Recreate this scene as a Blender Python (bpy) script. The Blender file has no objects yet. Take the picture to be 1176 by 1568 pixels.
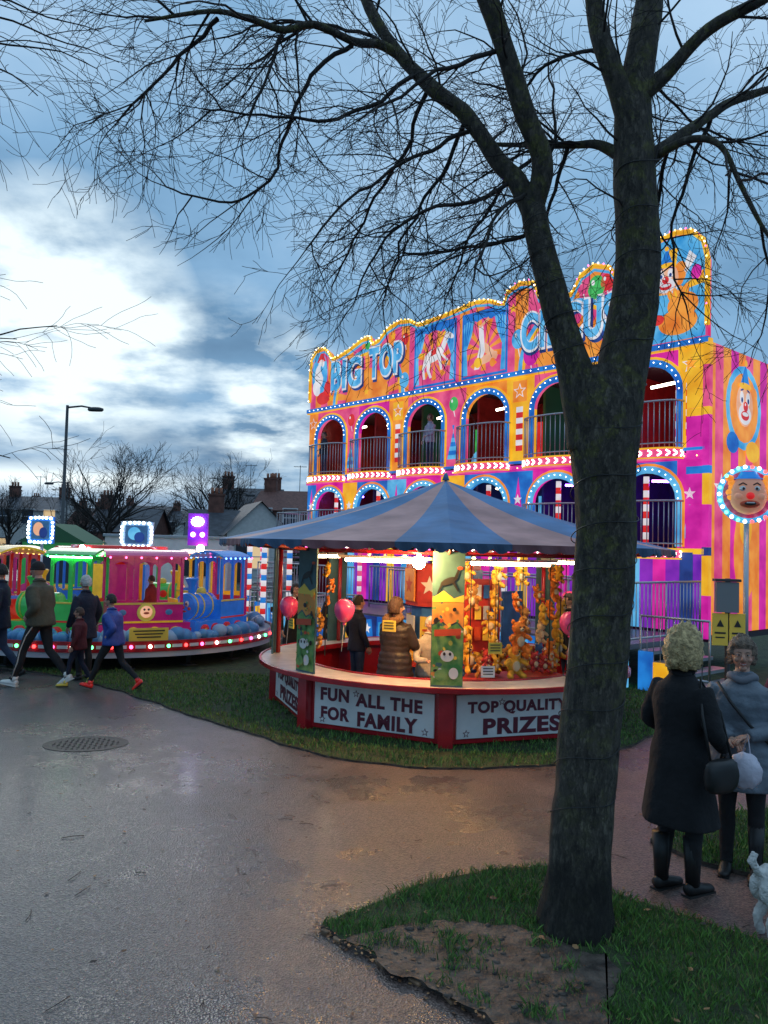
import bpy, math, random
from mathutils import Vector, Matrix, noise
R=random.Random(11)
rad=math.radians
scene=bpy.context.scene
V=Vector
# ------------------------------------------------------------------ materials
MC={}
def mat(name,col,rough=.6,emit=0,metal=0,bump=0,bscale=40,var=0,vscale=6,coat=0,col2=None,ecol=None,nosample=False):
    if name in MC: return MC[name]
    m=bpy.data.materials.new(name); m.use_nodes=True
    nt=m.node_tree; b=nt.nodes['Principled BSDF']
    c=(*col,1)
    b.inputs['Base Color'].default_value=c
    b.inputs['Roughness'].default_value=rough
    b.inputs['Metallic'].default_value=metal
    b.inputs['Coat Weight'].default_value=coat
    if emit:
        b.inputs['Emission Color'].default_value=(*(ecol or col),1)
        b.inputs['Emission Strength'].default_value=emit
        if nosample: m.cycles.emission_sampling='NONE'
    if var or bump or col2:
        tc=nt.nodes.new('ShaderNodeTexCoord')
    if var or col2:
        n=nt.nodes.new('ShaderNodeTexNoise'); n.inputs['Scale'].default_value=vscale; n.inputs['Detail'].default_value=5
        nt.links.new(tc.outputs['Object'],n.inputs['Vector'])
        r=nt.nodes.new('ShaderNodeValToRGB')
        d=[max(0,x*(1-var)) for x in col]; l=col2 or [min(1,x*(1+var)) for x in col]
        r.color_ramp.elements[0].position=.35; r.color_ramp.elements[1].position=.65
        r.color_ramp.elements[0].color=(*d,1); r.color_ramp.elements[1].color=(*l,1)
        nt.links.new(n.outputs['Fac'],r.inputs['Fac']); nt.links.new(r.outputs['Color'],b.inputs['Base Color'])
        if emit: nt.links.new(r.outputs['Color'],b.inputs['Emission Color'])
    if bump:
        n2=nt.nodes.new('ShaderNodeTexNoise'); n2.inputs['Scale'].default_value=bscale; n2.inputs['Detail'].default_value=6
        nt.links.new(tc.outputs['Object'],n2.inputs['Vector'])
        bp=nt.nodes.new('ShaderNodeBump'); bp.inputs['Strength'].default_value=bump; bp.inputs['Distance'].default_value=.02
        nt.links.new(n2.outputs['Fac'],bp.inputs['Height']); nt.links.new(bp.outputs['Normal'],b.inputs['Normal'])
    MC[name]=m
    return m
def paint(name,col,col2=None,e=.86):   # opaque fairground paint; emission added in its own colour stands in for floodlighting
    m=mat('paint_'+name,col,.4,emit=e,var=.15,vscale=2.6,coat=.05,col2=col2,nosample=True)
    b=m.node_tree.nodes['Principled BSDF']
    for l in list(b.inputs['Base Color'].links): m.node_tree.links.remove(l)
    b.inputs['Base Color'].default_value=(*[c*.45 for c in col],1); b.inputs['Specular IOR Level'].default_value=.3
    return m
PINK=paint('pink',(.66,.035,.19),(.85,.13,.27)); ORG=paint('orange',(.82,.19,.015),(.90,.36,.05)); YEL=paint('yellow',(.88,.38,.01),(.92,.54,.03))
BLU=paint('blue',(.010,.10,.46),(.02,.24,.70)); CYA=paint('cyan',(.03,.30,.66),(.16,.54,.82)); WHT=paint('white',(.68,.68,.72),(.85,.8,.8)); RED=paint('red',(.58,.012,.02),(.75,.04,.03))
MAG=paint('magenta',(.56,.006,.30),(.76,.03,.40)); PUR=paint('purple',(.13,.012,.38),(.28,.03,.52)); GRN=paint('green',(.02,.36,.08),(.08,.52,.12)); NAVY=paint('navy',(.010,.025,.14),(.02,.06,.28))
SKINP=paint('flesh',(.80,.36,.20),(.88,.52,.34)); DRK=mat('dark_paint',(.02,.02,.03),.5)
def glow(name,col,s,ns=True): return mat('lamp_'+name,col,.4,emit=s,nosample=ns)
L_W=glow('white',(1,.93,.8),6); L_WARM=glow('warm',(1,.62,.22),80,False); L_BULB=glow('bulb',(1,.50,.15),700,False)
L_Y=glow('yellow',(1,.62,.15),5); L_P=glow('pink',(1,.12,.4),5); L_G=glow('green',(.1,1,.3),5); L_B=glow('blue',(.15,.4,1),6); L_R=glow('red',(1,.05,.05),5)
L_C=glow('cool',(.75,.88,1),7); L_PU=glow('purple',(.30,.08,1),26,False); L_IN=glow('interior_tube',(1,.85,.65),11,False); L_FL=glow('flood',(.80,.9,1),40,False); L_GT=glow('green_tube',(.25,1,.35),18,False)
STEEL=mat('galvanised_steel',(.42,.44,.47),.35,metal=.8); DSTEEL=mat('dark_steel',(.05,.055,.06),.5,metal=.3)
# ------------------------------------------------------------------ mesh builder
class MB:
    def __init__(s): s.v=[];s.f=[];s.m=[];s.sm=[];s.mats=[];s.M=Matrix.Identity(4)
    def mi(s,m):
        if m not in s.mats: s.mats.append(m)
        return s.mats.index(m)
    def add(s,vs,fs,m,smooth=False):
        o=len(s.v); M=s.M
        s.v.extend([M@V(p) for p in vs]); k=s.mi(m)
        for f in fs:
            s.f.append([i+o for i in f]); s.m.append(k); s.sm.append(smooth)
    def box(s,c,size,m,rz=0,rot=None):
        a,b,d=[x/2 for x in size]; Rm=rot or Matrix.Rotation(rz,3,'Z')
        vs=[V(c)+Rm@V((x*a,y*b,z*d)) for z in(-1,1) for y in(-1,1) for x in(-1,1)]
        s.add(vs,[(0,2,3,1),(4,5,7,6),(0,1,5,4),(2,6,7,3),(0,4,6,2),(1,3,7,5)],m)
    def tube(s,pts,rs,m,n=8,smooth=True,cap=True,fn=None):
        pts=[V(p) for p in pts]
        if not hasattr(rs,'__len__'): rs=[rs]*len(pts)
        vs=[];fs=[];up=None
        for i,p in enumerate(pts):
            t=(pts[min(i+1,len(pts)-1)]-pts[max(i-1,0)])
            if t.length<1e-9: t=V((0,0,1))
            t.normalize()
            if up is None:
                up=V((1,0,0)) if abs(t.x)<.8 else V((0,1,0))
            up=(up-t*up.dot(t))
            if up.length<1e-5: up=t.orthogonal()
            up.normalize(); b=t.cross(up)
            r=rs[i]
            ra,rb=(r if hasattr(r,'__len__') else (r,r))
            for k in range(n):
                a=2*math.pi*k/n
                q=p+up*(ra*math.cos(a))+b*(rb*math.sin(a))
                if fn: q=fn(q,p,i,a)
                vs.append(q)
        for i in range(len(pts)-1):
            for k in range(n):
                k2=(k+1)%n
                fs.append((i*n+k,i*n+k2,(i+1)*n+k2,(i+1)*n+k))
        if cap:
            fs.append(tuple(range(n-1,-1,-1))); o=(len(pts)-1)*n; fs.append(tuple(range(o,o+n)))
        s.add(vs,fs,m,smooth)
    def rings(s,rl,m,n=20,smooth=True):   # (z,rx,ry,cx,cy)
        vs=[];fs=[]
        for (z,rx,ry,cx,cy) in rl:
            for k in range(n):
                a=2*math.pi*k/n; vs.append((cx+rx*math.cos(a),cy+ry*math.sin(a),z))
        for i in range(len(rl)-1):
            for k in range(n):
                k2=(k+1)%n; fs.append((i*n+k,i*n+k2,(i+1)*n+k2,(i+1)*n+k))
        fs.append(tuple(range(n-1,-1,-1))); o=(len(rl)-1)*n; fs.append(tuple(range(o,o+n)))
        s.add(vs,fs,m,smooth)
    def sphere(s,c,r,m,n=12,k=8,fn=None,rot=None):
        if not hasattr(r,'__len__'): r=(r,r,r)
        vs=[];fs=[];c=V(c)
        for i in range(k+1):
            th=math.pi*i/k
            for j in range(n):
                ph=2*math.pi*j/n
                d=V((math.sin(th)*math.cos(ph),math.sin(th)*math.sin(ph),math.cos(th)))
                if fn: d=fn(d)
                q=V((d.x*r[0],d.y*r[1],d.z*r[2]))
                if rot: q=rot@q
                vs.append(c+q)
        for i in range(k):
            for j in range(n):
                j2=(j+1)%n; fs.append((i*n+j,(i+1)*n+j,(i+1)*n+j2,i*n+j2))
        s.add(vs,fs,m,True)
    def poly(s,pts,y,m):      # flat shape in xz-plane, facing -y
        s.add([(p[0],y,p[1]) for p in pts],[tuple(range(len(pts)))],m)
    def ell(s,cx,cz,rx,rz,y,m,n=20,rot=0):
        c,sn=math.cos(rot),math.sin(rot); P=[]
        for i in range(n):
            a=2*math.pi*i/n; x,z=rx*math.cos(a),rz*math.sin(a); P.append((cx+x*c-z*sn,cz+x*sn+z*c))
        s.poly(P,y,m)
    def star(s,cx,cz,r,y,m,n=5,inner=.42):
        P=[(cx+math.sin(math.pi*i/n)*(r if i%2==0 else r*inner),cz+math.cos(math.pi*i/n)*(r if i%2==0 else r*inner)) for i in range(2*n)]
        for i in range(2*n):
            s.poly([(cx,cz),P[i],P[(i+1)%(2*n)]],y,m)
    def obj(s,name,parent=None,loc=(0,0,0),rz=0,bevel=0,remesh=0,smooth=0,sub=0):
        me=bpy.data.meshes.new(name); me.from_pydata([tuple(p) for p in s.v],[],s.f)
        for m in s.mats: me.materials.append(m)
        me.polygons.foreach_set('material_index',s.m); me.polygons.foreach_set('use_smooth',s.sm); me.update()
        o=bpy.data.objects.new(name,me); scene.collection.objects.link(o)
        o.location=loc; o.rotation_euler=(0,0,rz)
        if parent: o.parent=parent
        if bevel:
            b=o.modifiers.new('bevel','BEVEL'); b.width=bevel; b.segments=2; b.limit_method='ANGLE'; b.angle_limit=rad(50)
        if remesh:
            r=o.modifiers.new('remesh','REMESH'); r.mode='VOXEL'; r.voxel_size=remesh; r.use_smooth_shade=True
            if smooth:
                q=o.modifiers.new('smooth','SMOOTH'); q.iterations=smooth; q.factor=.6
        return o
def empty(name,loc=(0,0,0),rz=0):
    e=bpy.data.objects.new(name,None); scene.collection.objects.link(e); e.location=loc; e.rotation_euler=(0,0,rz); e.empty_display_size=.2
    return e
def text(name,body,m,parent,loc,rot,w=None,h=None,extrude=.004,offset=0,size=1,shear=0):
    cu=bpy.data.curves.new(name,'FONT'); cu.body=body; cu.align_x='CENTER'; cu.align_y='CENTER'; cu.size=size
    cu.extrude=extrude; cu.offset=offset; cu.shear=shear; cu.materials.append(m); cu.space_character=1.12
    o=bpy.data.objects.new(name,cu); scene.collection.objects.link(o)
    bpy.context.view_layer.update(); d=o.dimensions
    sx=(w/d.x) if w else 1; sy=(h/d.y) if h else sx
    o.scale=(sx,sy,1); o.location=loc; o.rotation_euler=rot; o.parent=parent
    return o
def catmull(P,n):
    P=[V(p) for p in P]; out=[]
    for i in range(len(P)-1):
        p0=P[max(i-1,0)];p1=P[i];p2=P[i+1];p3=P[min(i+2,len(P)-1)]
        for k in range(n):
            t=k/n
            out.append(.5*((2*p1)+(p2-p0)*t+(2*p0-5*p1+4*p2-p3)*t*t+(3*p1-p0-3*p2+p3)*t**3))
    out.append(P[-1]); return out
def lerp_list(vals,N):
    out=[]
    for i in range(N):
        f=i/(N-1)*(len(vals)-1); k=min(int(f),len(vals)-2); out.append(vals[k]+(vals[k+1]-vals[k])*(f-k))
    return out
def inpoly(x,y,P):
    c=False; j=len(P)-1
    for i in range(len(P)):
        if (P[i][1]>y)!=(P[j][1]>y) and x<(P[j][0]-P[i][0])*(y-P[i][1])/(P[j][1]-P[i][1])+P[i][0]: c=not c
        j=i
    return c
# ------------------------------------------------------------------ world
w=bpy.data.worlds.new('World'); scene.world=w; w.use_nodes=True; nt=w.node_tree; nt.nodes.clear()
N=nt.nodes.new; Lk=nt.links.new
out=N('ShaderNodeOutputWorld'); add=N('ShaderNodeAddShader'); b1=N('ShaderNodeBackground'); b2=N('ShaderNodeBackground')
sky=N('ShaderNodeTexSky'); sky.sky_type='NISHITA'; sky.sun_disc=False; sky.sun_elevation=rad(5); sky.sun_rotation=rad(-22); sky.ozone_density=3
b1.inputs[1].default_value=.003; Lk(sky.outputs[0],b1.inputs[0])
tc=N('ShaderNodeTexCoord'); sep=N('ShaderNodeSeparateXYZ'); Lk(tc.outputs['Generated'],sep.inputs[0])
def mth(op,a,b=None,c=None,clamp=False):
    n=N('ShaderNodeMath'); n.operation=op; n.use_clamp=clamp
    for i,x in enumerate((a,b,c)):
        if x is None: continue
        if isinstance(x,(int,float)): n.inputs[i].default_value=x
        else: Lk(x,n.inputs[i])
    return n.outputs[0]
zz=mth('MAXIMUM',sep.outputs['Z'],0.0)
den=mth('ADD',zz,.22)
cx=mth('DIVIDE',sep.outputs['X'],den); cy=mth('DIVIDE',sep.outputs['Y'],den)
cb=N('ShaderNodeCombineXYZ'); Lk(cx,cb.inputs[0]); Lk(cy,cb.inputs[1])
n1=N('ShaderNodeTexNoise'); n1.inputs['Scale'].default_value=1.1; n1.inputs['Detail'].default_value=6; n1.inputs['Roughness'].default_value=.5; Lk(cb.outputs[0],n1.inputs['Vector'])
n2=N('ShaderNodeTexNoise'); n2.inputs['Scale'].default_value=3.4; n2.inputs['Detail'].default_value=8; n2.inputs['Roughness'].default_value=.56; Lk(cb.outputs[0],n2.inputs['Vector'])
ramp=N('ShaderNodeValToRGB'); E=ramp.color_ramp.elements
E[0].position=.30; E[0].color=(.085,.175,.30,1); E[1].position=.76; E[1].color=(.38,.56,.76,1)
e=E.new(.45); e.color=(.14,.28,.45,1); e=E.new(.57); e.color=(.21,.39,.60,1)
lift=mth('MULTIPLY_ADD',zz,.46,-.09)
nmix=mth('MULTIPLY_ADD',n2.outputs['Fac'],.16,-.08); nf=mth('ADD',n1.outputs['Fac'],nmix)
fac=mth('ADD',nf,lift); Lk(fac,ramp.inputs['Fac'])
def brk(dirv,lo,pw,n_lo,n_hi,src,gain):
    d=N('ShaderNodeVectorMath'); d.operation='DOT_PRODUCT'; Lk(tc.outputs['Generated'],d.inputs[0]); d.inputs[1].default_value=V(dirv).normalized()
    a=mth('SUBTRACT',d.outputs['Value'],lo); a=mth('DIVIDE',a,1-lo,clamp=True); a=mth('POWER',a,pw)
    mr=N('ShaderNodeMapRange'); mr.inputs[1].default_value=n_lo; mr.inputs[2].default_value=n_hi; Lk(src,mr.inputs[0])
    k=mth('MULTIPLY',a,mr.outputs[0]); return mth('MULTIPLY',k,gain)
g1=brk((-.385,.9,.245),.985,.9,.30,.56,n2.outputs['Fac'],1.5)
g2=brk((-.20,.95,.20),.992,1.0,.42,.66,n2.outputs['Fac'],.8)
g3=brk((-.11,.95,.15),.994,1.0,.42,.64,n2.outputs['Fac'],.9)
st=mth('SUBTRACT',sep.outputs['Z'],.070); st=mth('DIVIDE',st,.013); st=mth('MULTIPLY',st,st); st=mth('MULTIPLY',st,-1.0); st=mth('EXPONENT',st)
sx=mth('MULTIPLY_ADD',sep.outputs['X'],-5.5,-.85,clamp=True); st=mth('MULTIPLY',st,sx); st=mth('MULTIPLY',st,1.0)
tot=mth('ADD',g1,g2); tot=mth('ADD',tot,g3); tot=mth('ADD',tot,st)
mx=N('ShaderNodeMix'); mx.data_type='RGBA'; mx.inputs[7].default_value=(.82,.95,1,1)
tcl=mth('MINIMUM',tot,1.0); Lk(tcl,mx.inputs[0]); Lk(ramp.outputs[0],mx.inputs[6])
Lk(mx.outputs[2],b2.inputs[0]); b2.inputs[1].default_value=1.16
Lk(b1.outputs[0],add.inputs[0]); Lk(b2.outputs[0],add.inputs[1]); Lk(add.outputs[0],out.inputs[0])
sl=bpy.data.lights.new('sun','SUN'); sl.energy=.35; sl.angle=rad(20); sl.color=(1,.95,.88)
so=bpy.data.objects.new('sun',sl); scene.collection.objects.link(so)
so.rotation_euler=V((.36,-.9,-.45)).to_track_quat('-Z','Y').to_euler()
# ------------------------------------------------------------------ camera
cam=bpy.data.cameras.new('camera'); co=bpy.data.objects.new('camera',cam); scene.collection.objects.link(co); scene.camera=co
cam.sensor_fit='VERTICAL'; cam.sensor_height=36; cam.lens=36*1221/1568; cam.clip_end=2000
pitch=math.atan(54/1221); roll=rad(1.5)
co.matrix_world=Matrix.Translation((0,0,2.1))@Matrix.Rotation(math.pi/2+pitch,4,'X')@Matrix.Rotation(roll,4,'Z')
scene.view_settings.view_transform='Standard'
# ------------------------------------------------------------------ ground
def ground_mat():
    m=bpy.data.materials.new('wet_asphalt'); m.use_nodes=True; t=m.node_tree; b=t.nodes['Principled BSDF']; n=t.nodes.new; l=t.links.new
    tc=n('ShaderNodeTexCoord')
    vo=n('ShaderNodeTexVoronoi'); vo.inputs['Scale'].default_value=90; l(tc.outputs['Object'],vo.inputs['Vector'])
    vs=n('ShaderNodeTexNoise'); vs.inputs['Scale'].default_value=.6; vs.inputs['Detail'].default_value=5; l(tc.outputs['Object'],vs.inputs['Vector'])
    vm=n('ShaderNodeTexNoise'); vm.inputs['Scale'].default_value=3.5; vm.inputs['Detail'].default_value=8; vm.inputs['Roughness'].default_value=.65; l(tc.outputs['Object'],vm.inputs['Vector'])
    sp=n('ShaderNodeSeparateXYZ'); l(tc.outputs['Object'],sp.inputs[0])
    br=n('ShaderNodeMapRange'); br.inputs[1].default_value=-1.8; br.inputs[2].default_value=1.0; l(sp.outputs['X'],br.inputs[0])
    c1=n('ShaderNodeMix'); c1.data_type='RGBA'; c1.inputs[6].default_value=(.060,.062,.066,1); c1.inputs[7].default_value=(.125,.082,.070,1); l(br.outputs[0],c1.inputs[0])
    rp=n('ShaderNodeValToRGB'); rp.color_ramp.elements[0].color=(.2,.2,.2,1); rp.color_ramp.elements[1].color=(1.9,1.8,1.7,1); l(vo.outputs['Color'],rp.inputs['Fac'])
    mu=n('ShaderNodeMix'); mu.data_type='RGBA'; mu.blend_type='MULTIPLY'; mu.inputs[0].default_value=1; l(c1.outputs[2],mu.inputs[6]); l(rp.outputs[0],mu.inputs[7])
    ad=n('ShaderNodeMath'); ad.operation='MULTIPLY_ADD'; ad.inputs[1].default_value=.55; l(vm.outputs['Fac'],ad.inputs[0]); l(vs.outputs['Fac'],ad.inputs[2])
    wet=n('ShaderNodeMapRange'); wet.inputs[1].default_value=.60; wet.inputs[2].default_value=.90; l(ad.outputs[0],wet.inputs[0])   # 0 wet .. 1 drier
    rp2=n('ShaderNodeMapRange'); rp2.inputs[3].default_value=.65; rp2.inputs[4].default_value=1.2; l(wet.outputs[0],rp2.inputs[0])
    mu2=n('ShaderNodeMix'); mu2.data_type='RGBA'; mu2.blend_type='MULTIPLY'; mu2.inputs[0].default_value=1; l(mu.outputs[2],mu2.inputs[6]); l(rp2.outputs[0],mu2.inputs[7])
    l(mu2.outputs[2],b.inputs['Base Color'])
    mr=n('ShaderNodeMapRange'); mr.inputs[3].default_value=.20; mr.inputs[4].default_value=.42; l(wet.outputs[0],mr.inputs[0]); l(mr.outputs[0],b.inputs['Roughness'])
    bm=n('ShaderNodeMapRange'); bm.inputs[3].default_value=.50; bm.inputs[4].default_value=1.0; l(wet.outputs[0],bm.inputs[0])
    bp=n('ShaderNodeBump'); bp.inputs['Distance'].default_value=.0062; l(bm.outputs[0],bp.inputs['Strength']); l(vo.outputs['Distance'],bp.inputs['Height'])
    l(bp.outputs[0],b.inputs['Normal']); b.inputs['Specular IOR Level'].default_value=.65
    b.inputs['Coat Weight'].default_value=.07; b.inputs['Coat Roughness'].default_value=.15
    return m
g=MB(); g.add([(-400,-200,0),(400,-200,0),(400,900,0),(-400,900,0)],[(0,1,2,3)],ground_mat()); g.obj('ground')
GR=mat('grass_turf',(.022,.038,.012),.9,bump=.8,bscale=60,var=.4,vscale=9,col2=(.045,.07,.022))
SOIL=mat('wet_soil',(.035,.025,.019),.65,bump=1,bscale=22,var=.5,vscale=11,col2=(.10,.075,.058))
def jag(P,n=10,a=.03):
    out=[]
    for i in range(len(P)):
        p=V((*P[i],0)); q=V((*P[(i+1)%len(P)],0)); k=max(1,int((q-p).length*n))
        for j in range(min(k,60)):
            t=p.lerp(q,j/k); nn=noise.noise_vector(t*3)*a+noise.noise_vector(t*11)*a*.5; out.append((t.x+nn.x,t.y+nn.y))
    return out
A_near=[(-.30,4.46),(-.05,4.68),(.35,5.08),(.75,5.28),(1.11,5.36),(1.35,5.1),(1.51,4.92),(1.85,4.66),(2.16,4.37),(3.5,3.4),(3.5,.8),(3.2,.9),(1.9,2.3),(.64,3.54),(.09,4.06)]
A_right=[(2.0,5.9),(2.4,6.3),(2.95,6.6),(4.5,7.1),(8,7.9),(8,4.4),(3.6,4.9),(2.6,5.25),(2.2,5.5)]
A_stall=[(-22,15.5),(-8,13.8),(-4.9,12.3),(-3.46,11.05),(-2.6,10.1),(-1.74,9.22),(-.53,8.04),(.26,7.7),(1.0,7.72),(1.76,7.94),(2.73,8.78),(3.4,9.6),(6,10.8),(16,13),(40,20),(40,40),(-40,38)]
P_near=jag(A_near); P_right=jag(A_right,6); P_st=jag(A_stall,6,.05)
def sheet(name,P,z,m,sk=.012):
    b=MB(); n=len(P)
    b.add([(x,y,z) for x,y in P],[tuple(range(n))],m)
    b.add([(x,y,z) for x,y in P]+[(x,y,-.01) for x,y in P],[(i,(i+1)%n,n+(i+1)%n,n+i) for i in range(n)],SOIL)
    return b.obj(name)
sheet('grass_verge',P_near,.03,GR); sheet('grass_verge',P_right,.03,GR); sheet('grass_lawn',P_st,.02,GR)
A_soil=[(-.10,4.34),(.12,4.46),(.38,4.56),(.68,4.50),(.98,4.42),(1.22,4.2),(1.2,3.95),(1.05,3.6),(1.12,3.2),(1.3,2.7),(.9,3.2),(.5,3.62),(.12,3.98)]
P_soil=jag(A_soil,22,.11)
b=MB(); b.add([(x,y,.036) for x,y in P_soil],[tuple(range(len(P_soil)))],SOIL)
for i in range(240):
    x=R.uniform(-.1,1.3); y=R.uniform(2.8,4.6)
    if inpoly(x,y,P_soil): r=R.uniform(.006,.022); b.sphere((x,y,.036),(r*1.3,r,r*.6),SOIL,7,5,rot=Matrix.Rotation(R.uniform(0,3),3,'Z'))
b.obj('soil_patch')
GB=[mat('grass_blade_a',(.075,.17,.028),.6),mat('grass_blade_b',(.12,.26,.042),.6),mat('grass_blade_c',(.05,.11,.024),.7),mat('grass_blade_d',(.20,.20,.06),.7)]
def blades(name,P,n,box,z,h,wd,excl=None):
    b=MB(); x0,x1,y0,y1=box
    for _ in range(n):
        x=R.uniform(x0,x1); y=R.uniform(y0,y1)
        if not inpoly(x,y,P): continue
        if excl and inpoly(x,y,excl) and noise.noise(V((x*6,y*6,3)))<.10+R.gauss(0,.06): continue
        if noise.noise(V((x*2.3,y*2.3,7)))<-.35 and R.random()<.7: continue
        a=R.uniform(0,6.283); hh=h*R.uniform(.4,1.25)*(1+.6*noise.noise(V((x*4,y*4,0)))); l=R.uniform(.1,.9)*hh; c=math.cos(a);s=math.sin(a); b2=R.uniform(0,6.28)
        lx,ly=math.cos(b2)*l,math.sin(b2)*l
        b.add([(x-c*wd,y-s*wd,z),(x+c*wd,y+s*wd,z),(x+lx*.4+c*wd*.7,y+ly*.4+s*wd*.7,z+hh*.6),(x+lx,y+ly,z+hh)],[(0,1,2),(0,2,3)],GB[min(3,int(R.random()**1.2*3.25))])
    b.obj(name)
blades('grass_tufts',P_near,60000,(-.4,3.2,2.2,5.5),.03,.045,.0028,excl=P_soil)
blades('grass_tufts',P_right,14000,(2,4.5,5.2,7),.03,.05,.004)
blades('grass_tufts',P_st,60000,(-6.5,4.5,7.6,12.8),.02,.045,.005)
LF=[mat('leaf_brown',(.16,.07,.03),.6),mat('leaf_tan',(.28,.15,.06),.6),mat('leaf_dark',(.05,.028,.018),.5)]
b=MB()
def leaf(x,y,z,s):
    a=R.uniform(0,6.28); q=Matrix.Rotation(a,3,'Z')@Matrix.Rotation(R.uniform(-.4,.4),3,'X')
    P=[(-1,0,0),(-.3,-.5,.1),(.5,-.4,0),(1.1,0,.15),(.5,.45,0),(-.3,.5,.1)]
    b.add([V((x,y,z))+q@(V(p)*s) for p in P],[(0,1,2,3,4,5)],R.choice(LF))
for i in range(2800):
    t=R.uniform(0,len(P_near)); k=int(t)%len(P_near); x,y=P_near[k]
    if y<2.5: continue
    leaf(x+R.gauss(0,.035),y+R.gauss(0,.035),.03+R.random()*.01 if R.random()<.5 else .008,R.uniform(.005,.016))
for i in range(420):
    x=R.uniform(-5,3.4); y=R.uniform(3,8.5)
    if not inpoly(x,y,P_near) or R.random()<.35: leaf(x,y,.008+(.03 if inpoly(x,y,P_near) else 0),R.uniform(.006,.020))
for i in range(30): 
    x=R.uniform(.2,2.2); y=R.uniform(3.2,5)
    if inpoly(x,y,P_near): leaf(x,y,.055,R.uniform(.015,.03))
for i in range(120): leaf(*R.choice(P_st[30:200]),.02,R.uniform(.01,.02))
for i in range(70):
    x=R.uniform(-3,3); y=R.uniform(3.2,8); a=R.uniform(0,3.1); l=R.uniform(.03,.16)
    z=.045 if inpoly(x,y,P_near) else .006
    b.tube([(x,y,z),(x+l*.5*math.cos(a)+.01,y+l*.5*math.sin(a),z+.006),(x+l*math.cos(a),y+l*math.sin(a),z)],.0025,LF[2],n=4)
b.obj('fallen_leaves')
EDG=mat('edging_stone',(.22,.13,.075),.55,bump=.6,bscale=40,var=.45,vscale=14)
b=MB()
for i in range(len(P_near)):
    p=V((*P_near[i],0)); q=V((*P_near[(i+1)%len(P_near)],0))
    if p.y<2.2 or (p-q).length<.02 or R.random()<.35: continue
    d=(q-p); a=math.atan2(d.y,d.x); c=(p+q)/2
    b.box((c.x,c.y,.008),(d.length*R.uniform(.4,.95),.02+R.random()*.04,.018+R.random()*.016),EDG,rz=a+R.uniform(-.35,.35))
b.obj('path_edging',bevel=.008)
b=MB(); IR=mat('cast_iron',(.012,.012,.013),.55,metal=.1,bump=.5,bscale=30)
b.rings([(0,.42,.32,0,0),(.005,.42,.32,0,0),(.005,.38,.29,0,0),(.003,.37,.28,0,0)],IR,28,False)
for i in range(-6,7):
    for j in range(-4,5):
        if (i*.052/.34)**2+(j*.052/.25)**2<.95: b.box((i*.052,j*.052,.006),(.030,.012,.003),IR,rz=(i+j)%2*1.57)
b.obj('manhole_cover',loc=(-3.0,8.3,0),rz=.2)
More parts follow.
